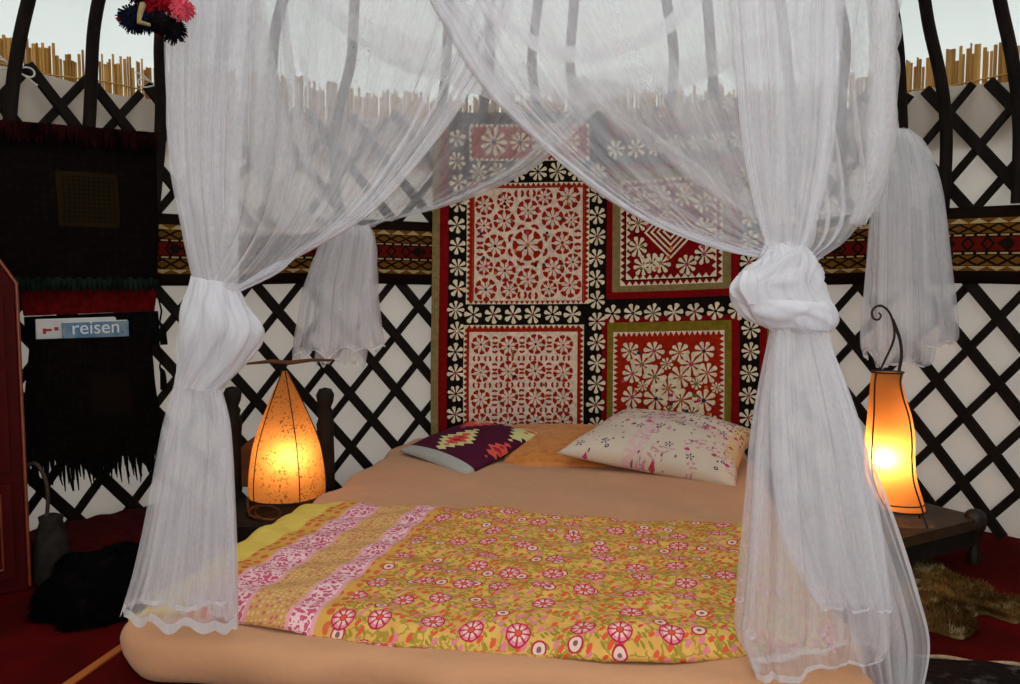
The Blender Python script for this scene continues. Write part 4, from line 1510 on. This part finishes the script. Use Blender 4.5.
mb = MB()
mb.grid([[tuple(hide_p(k, q_)) for k in range(120)] for q_ in np.linspace(0.02, 1, 16)], close=True)
mb.grid([[tuple(hide_p(k, 1)) for k in range(120)], [(rim[k].x, rim[k].y, 0.001) for k in range(120)]], close=True)
tuft_mesh(mb, lambda a, b: (hide_p(int(a * 120), math.sqrt(b)), Vector((0, 0, 1))), 5200, 0.028, 0.0016, Vector((0.2, -0.3, 0)), 3)
o = mb.build('fur_hide', fur_mat('tawny_fur', '#4a3216', '#70522a', '#a39068'), merge=0)
tag(o, 'tawny and cream animal hide lying on the red floor below the low table', 'animal hide')

# dark rug at the lower right corner
e0, e1 = floor_at(900, 664), floor_at(1060, 680)
dr = (e1 - e0).normalized(); dn = Vector((dr.y, -dr.x, 0))


def drug():
    s = Sh('mottled_dark_rug')
    v = s.coord('Object')
    n = s.noise(v, 40, 4); n2 = s.noise(v, 12, 2)
    col = s.mix(n.smooth(0.45, 0.65), lin('#0e0a09'), lin('#4a423c'))
    col = s.mix(n2.smooth(0.45, 0.6), col, lin('#140b0a'))
    return s.principled(col, 0.9, s.bump(n, 0.5, 0.01), spec=0.1)


rg = thing('rug', e0, 'dark mottled rug with a pale bound edge in the lower right corner', 'rug')
mb = MB()
E0 = e0 - dr * 0.10
top = []
for j in range(14):
    top.append([tuple(E0 + dr * (0.02 + 0.62 * k / 20) + dn * (0.6 * j / 13) + Vector((0, 0, 0.030 + 0.004 * math.sin(k * 0.8 + j)))) for k in range(21)])
mb.grid(top, flip=True)
for edge in (top[0], top[-1], [r[0] for r in top], [r[-1] for r in top]):
    mb.grid([edge, [(a, b, 0.0) for a, b, c in edge]])
mb.build('pile', drug(), rg, smooth=False, origin=e0)
mb = MB()
mb.tube([E0 + dr * (0.01 + 0.64 * k / 30) + Vector((0, 0, 0.028 + 0.004 * math.sin(k * 0.8))) - dn * 0.004 for k in range(31)], 0.006, 7)
mb.build('bound_edge', plain('pale_binding', '#a8896a', 0.9, 0.3, 60, 0.3), rg, origin=e0)

# black shaggy sheepskin heap at the left
HC = floor_at(84, 628)
hc = Vector((HC.x, HC.y + 0.22, 0))


def heap(a, b):
    t = a * 2 * PI
    q_ = b
    rx, ry, hz = 0.25, 0.22, 0.17
    lump = 1 + 0.10 * math.sin(3 * t + 1) + 0.07 * math.sin(7 * t) + 0.05 * math.sin(11 * t + 2)
    r = math.sin(q_ * PI / 2) ** 0.6
    z = hz * math.cos(q_ * PI / 2) ** 0.75 * (1 + 0.08 * math.sin(4 * t + 5 * q_))
    n_ = Vector((math.cos(t) * r, math.sin(t) * r, 1.1 - r)).normalized()
    return Vector((hc.x + rx * r * lump * math.cos(t), hc.y + ry * r * lump * math.sin(t), max(0.002, z))), n_


mb = MB()
mb.grid([[tuple(heap(k / 60, q_)[0]) for k in range(60)] for q_ in np.linspace(0.01, 1, 18)], close=True)
tuft_mesh(mb, lambda a, b: heap(a, math.sqrt(b)), 5200, 0.028, 0.003, Vector((0, 0, -0.8)), 8)
o = mb.build('sheepskin', fur_mat('black_fur', '#050404', '#080606', '#120d0b'))
tag(o, 'heap of black shaggy sheepskin on the floor by the red cabinet', 'sheepskin')

# long dark red floor cushion along the foot of the left wall
th_a, th_b = azim(40, 2.2, 520), azim(215, 2.2, 520)
mb = MB()
rows = []
for k in range(40):
    th = th_a + (th_b - th_a) * k / 39
    e_ = min(1, k / 2.0, (39 - k) / 2.0) ** 0.5 if 0 < k < 39 else 0.3
    sec = []
    for q_ in range(16):
        a = 2 * PI * q_ / 16
        cc = abs(math.cos(a)) ** 0.45 * (1 if math.cos(a) > 0 else -1)
        ss = abs(math.sin(a)) ** 0.45 * (1 if math.sin(a) > 0 else -1)
        sec.append(tuple(cyl(th, 2.26 + 0.27 * cc * (0.9 + 0.1 * e_), 0.056 + 0.055 * ss * e_ + (0.004 * math.sin(k * 1.1) if ss > 0 else 0))))
    rows.append(sec)
mb.grid(rows, close=True)
mb.face(rows[0]); mb.face(rows[-1][::-1])
o = mb.build('floor_cushion', plain('maroon_felt', '#3a0806', 0.95, 0.3, 30, 0.4, 0.05))
tag(o, 'long flat maroon floor cushion along the foot of the lattice at left', 'floor cushion')

# grey sack with a bent cane handle between the cabinet and the sheepskin
sk = floor_at(34, 596); sk.z = 0; sk = sk + Vector((0.0, 0.12, 0))
sc_ = thing('sack', sk, 'small grey cloth sack with a bent cane handle beside the red cabinet', 'sack')
mb = MB()
rows = []
for z, r in ((0.0, 0.05), (0.03, 0.062), (0.12, 0.06), (0.18, 0.052), (0.23, 0.038), (0.25, 0.042), (0.26, 0.02)):
    rows.append([(sk.x + r * (1 + 0.07 * math.sin(5 * t + z * 20)) * math.cos(t), sk.y + r * math.sin(t), z) for t in np.linspace(0, 2 * PI, 28, endpoint=False)])
mb.grid(rows, close=True); mb.face(rows[-1])
mb.build('bag', plain('grey_sackcloth', '#2c2622', 0.95, 0.25, 30, 0.4, 0.05), sc_, origin=sk)
mb = MB()
hd = [(25, 466), (36, 464), (45, 478), (48, 500), (46, 530), (50, 560)]
mb.tube([tuple(q_) for q_ in spline([tuple(at(a, b, sk.y - 0.02)) for a, b in hd], 30)], 0.007, 7)
mb.build('handle', plain('bent_cane', '#3a2a22', 0.6, 0.2, 40, 0.2), sc_, origin=sk)

# ------------------------------------------------------------------ red cabinet at the left edge
cb = Vector((-1.725, 2.80, 0))
cw_ = Vector((-0.86, -0.50, 0)).normalized()          # leftwards along the front
cn = Vector((-cw_.y, cw_.x, 0))                        # front normal
if cn.y > 0: cn = -cn
cbt = thing('cabinet', cb, 'red lacquered cabinet with gold trim at the left edge', 'cabinet')
Wc, Dc, Hc = 0.40, 0.22, 1.10


def cab(a, h, d):
    return cb + cw_ * a - cn * d + Vector((0, 0, h))


mb = MB()
outl = [(0, 0), (0, Hc), (0.10, Hc + 0.17), (Wc - 0.10, Hc + 0.17), (Wc, Hc), (Wc, 0)]
mb.face([cab(a, h, 0) for a, h in outl]); mb.face([cab(a, h, Dc) for a, h in outl][::-1])
for i in range(6):
    a, b = outl[i], outl[(i + 1) % 6]
    mb.face([cab(*a, 0), cab(*a, Dc), cab(*b, Dc), cab(*b, 0)])
mb.build('body', M['lacquer'], cbt, smooth=False, merge=0.0005, bevel=0.008, origin=cb)
Mc = Matrix((cw_, -cn, Vector((0, 0, 1)))).transposed()
for h0, h1 in ((0.06, 0.40), (0.44, 0.80), (0.84, 1.06)):
    mb = MB()
    mb.box(cab(Wc / 2, (h0 + h1) / 2, -0.008), (Wc - 0.08, 0.02, h1 - h0), Mc)
    dr_ = mb.build('door', M['lacquer'], cbt, smooth=False, bevel=0.006, origin=cb)
    mb = MB()
    a0, a1 = 0.075, Wc - 0.075
    for p, q_ in (((a0, h0 + 0.035), (a1, h0 + 0.035)), ((a0, h1 - 0.035), (a1, h1 - 0.035)), ((a0, h0 + 0.035), (a0, h1 - 0.035)), ((a1, h0 + 0.035), (a1, h1 - 0.035))):
        mb.tube([cab(*p, -0.019), cab(*q_, -0.019)], 0.0035, 6)
    t_ = mb.build('trim', M['gold'], dr_, origin=cb)
mb = MB()
mb.tube([cab(-0.002, 0.02, -0.004), cab(-0.002, Hc, -0.004), cab(0.10, Hc + 0.172, -0.004), cab(Wc - 0.1, Hc + 0.172, -0.004)], 0.006, 6)
mb.build('gold_edge', M['gold'], cbt, origin=cb)

# ------------------------------------------------------------------ saddlebags on the lattice at left
def bag_mat(name, dark, a, b):
    s = Sh(name)
    u, v, _ = s.xyz(s.coord('UV'))
    n = s.noise(s.vec(u * 60.0, v * 60.0), 1, 2)
    du = (u - 0.57).abs(); dv = (v - 0.545).abs()
    col = s.mix(n, lin(dark), lin('#120a08'))
    fr = du.lt(0.178) * dv.lt(0.178)
    fr2 = du.lt(0.155) * dv.lt(0.15)
    d, dx, dy, r1, r2 = s.voro(s.vec(u * 22.0, v * 22.0), 0.15)
    col = s.mix((d.lt(0.34)) * (r1.gt(0.55)) * 0.6, col, lin(b))
    col = s.mix(fr, col, lin(a))
    pat = s.voro(s.vec(u * 34.0, v * 34.0), 0.1)
    inner = s.mix(pat[0].lt(0.36), lin('#1a120a'), lin(a))
    col = s.mix(fr2, col, inner)
    return s.principled(col, 0.95, s.bump(n, 0.5, 0.006), spec=0.03)


def curtain_patch(mb_, L, Rt, r, nx=24, ny=20, puff=0.03, th_=0.02, uvflip=False):
    """L, Rt: lists of pixel points down the left and right edge, laid on the cylinder of radius r"""
    Lp = spline([tuple(on_cyl(*p, r)) for p in L], ny + 1)
    Rp = spline([tuple(on_cyl(*p, r)) for p in Rt], ny + 1)
    fr_, bk_, UV_ = [], [], []
    for j in range(ny + 1):
        a, b = Lp[j], Rp[j]
        rowf, rowb, ru = [], [], []
        for i in range(nx + 1):
            u_ = i / nx
            p = Vector(tuple(a * (1 - u_) + b * u_))
            rad = Vector((p.x - CX, p.y - CY, 0)).normalized()
            bulge = puff * math.sin(PI * u_) ** 0.5 * (0.6 + 0.4 * math.sin(PI * j / ny)) + 0.006 * math.sin(u_ * 19 + j * 0.6)
            th0_ = math.atan2(p.x - CX, p.y - CY)
            base = cyl(th0_, r, p.z)
            rowf.append(tuple(base - rad * bulge)); rowb.append(tuple(base + rad * th_)); ru.append((u_, 1 - j / ny))
        fr_.append(rowf); bk_.append(rowb); UV_.append(ru)
    mb_.grid(fr_, UV=UV_, flip=True); mb_.grid(bk_, UV=UV_)
    for q_ in (0, -1):
        mb_.grid([fr_[q_], bk_[q_]])
        mb_.grid([[r_[q_] for r_ in fr_], [r_[q_] for r_ in bk_]])
    return fr_


o3 = on_cyl(80, 200, 2.5)
b1 = thing('saddlebag', o3, 'dark woven saddlebag with a faint gold square on the lattice at left', 'saddlebag')
mb = MB()
f1 = curtain_patch(mb, [(-24, 122), (-20, 200), (-16, 286)], [(155, 137), (158, 210), (158, 284)], 2.50)
mb.build('front_panel', bag_mat('dark_pile_weave', '#0b0807', '#231a0b', '#1a100b'), b1, origin=o3)
mb = MB()
rs_ = random.Random(5)
for k in range(64):
    u_ = k / 63
    p = on_cyl(-22 + 178 * u_, 122 + 14 * u_, 2.455)
    mb.tube([p + Vector((0, 0, 0.012)), p + Vector((rs_.uniform(-.004, .004), -0.01, -0.005)), p + Vector((rs_.uniform(-.008, .008), -0.008, -0.045 - rs_.uniform(0, .03)))], [0.008, 0.009, 0.005], 5)
mb.build('fringe', plain('black_red_fringe', '#1e0606', 0.95, 0.9, 12, 0.4, 0.03), b1, origin=o3)
mb = MB()
for k in range(34):
    u_ = k / 33
    p = on_cyl(-14 + 170 * u_, 282 + (k % 2) * 2, 2.455)
    mb.tube([p + Vector((0, 0, 0.02)), p, p + Vector((rs_.uniform(-.004, .004), 0, -0.035))], [0.012, 0.014, 0.004], 6)
mb.build('tassel_row', plain('green_black_tassels', '#16201a', 0.95, 0.5, 14, 0.4, 0.03), b1, origin=o3)
mb = MB()
curtain_patch(mb, [(18, 284), (22, 300), (26, 316)], [(156, 284), (156, 298), (155, 311)], 2.53, ny=8, puff=0.01)
mb.build('red_flap', plain('dark_red_wool', '#580e0c', 0.95, 0.25, 40, 0.4, 0.03), b1, origin=o3)

o4 = on_cyl(95, 400, 2.45)
b2 = thing('saddlebag', o4, 'black woven pocket bag holding magazines, below the gold square saddlebag', 'saddlebag')
mb = MB()
curtain_patch(mb, [(36, 340), (30, 400), (24, 462)], [(150, 336), (158, 400), (166, 452)], 2.42, puff=0.07, th_=0.05)
mb.build('pocket', bag_mat('black_pile_weave', '#080605', '#120c0a', '#1a120d'), b2, origin=o4)
mb = MB()
curtain_patch(mb, [(26, 317), (28, 345)], [(158, 311), (160, 345)], 2.53, ny=6, puff=0.0)
mb.build('back_panel', M['black_felt'], b2, origin=o4)
mb = MB()
for k in range(56):
    u_ = k / 55
    p = on_cyl(26 + 138 * u_, 456 - 8 * u_, 2.40)
    ln = rs_.uniform(0.08, 0.16)
    dx_ = rs_.uniform(-0.02, 0.02)
    mb.tube([p + Vector((0, 0, 0.03)), p + Vector((dx_ * 0.4, 0.0, -ln * 0.5)), p + Vector((dx_, 0.01, -ln))], [0.008, 0.006, 0.002], 5)
mb.build('fringe', M['black_felt'], b2, origin=o4)
for y0 in (300, 345):
    mb = MB()
    p = on_cyl(159, y0, 2.48)
    mb.tube([p, p + Vector((0.01, 0, -0.05)), p + Vector((0.0, 0, -0.1))], 0.004, 6)
    mb.tube([p + Vector((0, 0, -0.1)), p + Vector((0.012, 0, -0.12)), p + Vector((0.014, 0, -0.14)), p + Vector((0.016, 0, -0.2))], [0.004, 0.012, 0.014, 0.017], 8)
    mb.build('tassel', M['black_felt'], b2, origin=o4)

# magazines in the pocket
def magazine(name, px0, px1, py0, py1, r, mats, lab, text=None, tpx=None, tsize=0.06):
    c = on_cyl((px0 + px1) / 2, (py0 + py1) / 2, r)
    a, b = on_cyl(px0, py0, r), on_cyl(px1, py0, r)
    xd = (b - a); xd.z = 0; w = xd.length; xd.normalize()
    nn = Vector((xd.y, -xd.x, 0))
    h = a.z - on_cyl(px0, py1, r).z
    Mx = Matrix((xd, -nn, Vector((0, 0, 1)))).transposed()
    t = thing(name, c, lab, 'magazine')
    m_ = MB()
    m_.box(c, (w, 0.008, h), Mx, 0)
    m_.build('cover', mats[0], t, smooth=False, origin=c)
    m_ = MB()
    m_.box(c - nn * 0.006 + Vector((0, 0, 0.004)), (w * 0.985, 0.006, h), Mx)
    m_.build('pages', M['paper'], t, smooth=False, origin=c)
    if not text:
        m_ = MB()
        for k_, (dx_, w_, h_) in enumerate(((0.030, 0.012, 0.022), (0.046, 0.022, 0.010), (0.075, 0.016, 0.014))):
            m_.box(c + xd * (dx_ - w / 2) + nn * 0.0045 + Vector((0, 0, h / 2 - 0.045 + 0.004 * k_)), (w_, 0.001, h_), Mx)
        m_.build('red_mark', mats[1], t, smooth=False, origin=c)
    if text:
        cu = bpy.data.curves.new('lettering', 'FONT')
        cu.body = text; cu.size = tsize; cu.extrude = 0.0006; cu.align_x = 'LEFT'
        cu.materials.append(mats[1])
        tmp = bpy.data.objects.new('lettering_curve', cu)
        COL.objects.link(tmp)
        bpy.context.view_layer.update()
        lme = bpy.data.meshes.new_from_object(tmp.evaluated_get(bpy.context.evaluated_depsgraph_get()))
        bpy.data.objects.remove(tmp)
        lo = bpy.data.objects.new('lettering', lme)
        COL.objects.link(lo)
        lo.parent = t
        pos = on_cyl(*tpx, r)
        off = pos - c
        off = off - nn * off.dot(nn) + nn * 0.0055
        lo.location = off
        lo.rotation_euler = Matrix((xd, Vector((0, 0, 1)), nn)).transposed().to_euler()
    return t


def cover_mat():
    s = Sh('blue_cover_photo')
    v = s.coord('Object')
    n = s.noise(v, 14, 3); n2 = s.noise(v, 30, 2)
    col = s.mix(n.smooth(0.35, 0.65), lin('#5d7f9c'), lin('#8c9aa2'))
    col = s.mix(n2.smooth(0.55, 0.7), col, lin('#2e7fa6'))
    return s.principled(col, 0.35, spec=0.4)


magazine('magazine', 38, 118, 318, 372, 2.475, [plain('white_red_cover', '#d6cfcc', 0.4, 0.05, 10, 0), plain('red_ink', '#a82a2a', 0.5, 0, 10, 0)],
         'white magazine with a red mark, behind the blue one in the black pocket bag')
magazine('magazine', 64, 130, 321, 376, 2.455, [cover_mat(), plain('white_ink', '#e8e8e8', 0.5, 0, 10, 0)],
         'blue magazine lettered reisen sticking out of the black pocket bag', 'reisen', (71, 334.5), 0.080)

# ------------------------------------------------------------------ pompom hanging, top left
PD = 1.62
pc = at(155, 8, PD)
pm = thing('pompom_hanging', pc, 'red, pink and navy yarn pompom ornament hanging from the roof at upper left', 'ornament')


def pompom(c, r, n_, mt, seed, nm='pompom', squash=1.0):
    r_ = random.Random(seed)
    r = r * PD / 2.35
    m_ = MB()
    m_.lathe([(max(1e-4, r * 0.75 * math.sin(PI * k / 8)), -r * 0.75 * squash * math.cos(PI * k / 8)) for k in range(9)], c, 12)
    for _ in range(n_):
        d = Vector((r_.gauss(0, 1), r_.gauss(0, 1), r_.gauss(0, 1))).normalized()
        d.z *= squash
        p0 = Vector(c) + d * r * 0.6
        p1 = Vector(c) + d * r * r_.uniform(0.88, 1.1) + Vector((r_.uniform(-.1, .1), r_.uniform(-.1, .1), -0.1)) * r
        m_.tube([p0, p1], [r * 0.06, r * 0.045], 4)
    return m_.build(nm, mt, pm, origin=pc)


navy = plain('navy_yarn', '#141628', 0.95, 0.4, 50, 0.4, 0.05)
redy = plain('crimson_yarn', '#8c1220', 0.95, 0.35, 40, 0.4, 0.05)
pinky = plain('pink_yarn', '#cc4e5c', 0.95, 0.25, 40, 0.4, 0.05)
blk = plain('black_yarn', '#120d10', 0.95, 0.4, 50, 0.4, 0.05)
pompom(at(133, 18, PD), 0.040, 220, navy, 1)
pompom(at(150, 8, PD + .02), 0.045, 220, redy, 2)
pompom(at(166, -4, PD), 0.045, 220, redy, 3)
pompom(at(182, 9, PD - .02), 0.034, 220, pinky, 4)
pompom(at(160, 21, PD - .03), 0.034, 200, blk, 5)
pompom(at(173, 29, PD), 0.036, 200, blk, 6, squash=1.1)
pompom(at(145, 21, PD), 0.034, 200, navy, 7)
pompom(at(158, 33, PD - .01), 0.012, 80, redy, 8)
pompom(at(138, -10, PD), 0.04, 160, blk, 9)
pompom(at(119, 19, PD), 0.010, 50, redy, 10)
mb = MB()
mb.tube([at(143, 4, PD - .05), at(140, 14, PD - .06), at(139, 22, PD - .06), at(150, 25, PD - .06)], [0.006, 0.005, 0.005, 0.003], 7)
mb.build('cream_cord', plain('cream_yarn', '#8c7a50', 0.9, 0.2, 50, 0.3), pm, origin=pc)
mb = MB()
thp = math.atan2(pc.x - CX, pc.y - CY)
rp = math.hypot(pc.x - CX, pc.y - CY)
zp = float(np.interp(rp, [0.67, 1.5, 1.9], [3.10, 2.74, 2.51]))
mb.tube([pc, Vector((pc.x, pc.y, (pc.z + zp) / 2)), Vector((pc.x, pc.y, zp + 0.03))], 0.004, 6)
mb.build('cord', blk, pm, origin=pc)

# white cord bows on the lattice tops
for px, py, lab in ((14, 68, 'white cord bow tied round the leftmost roof pole'), (156, 86, 'white cord bow on the lattice top beside the left front curtain')):
    c = on_cyl(px, py, 2.49)
    th = math.atan2(c.x - CX, c.y - CY)
    tx = Vector((math.cos(th), -math.sin(th), 0))
    mb = MB()
    for sg in (-1, 1):
        lp = [c + tx * sg * 0.075 * math.sin(t) ** 1.0 * (1 if t < PI else 1) + Vector((0, 0, 0.018 * math.sin(2 * t) - 0.005 * sg)) for t in np.linspace(0, PI, 18)]
        mb.tube(lp, 0.0035, 6)
        mb.tube([c, c + tx * sg * 0.05 + Vector((0, 0, -0.03 if sg > 0 else 0.035)), c + tx * sg * 0.085 + Vector((0, 0, -0.05 if sg > 0 else 0.045))], 0.003, 6)
    tag(mb.build('cord_bow', M['white_cord']), lab, 'cord')
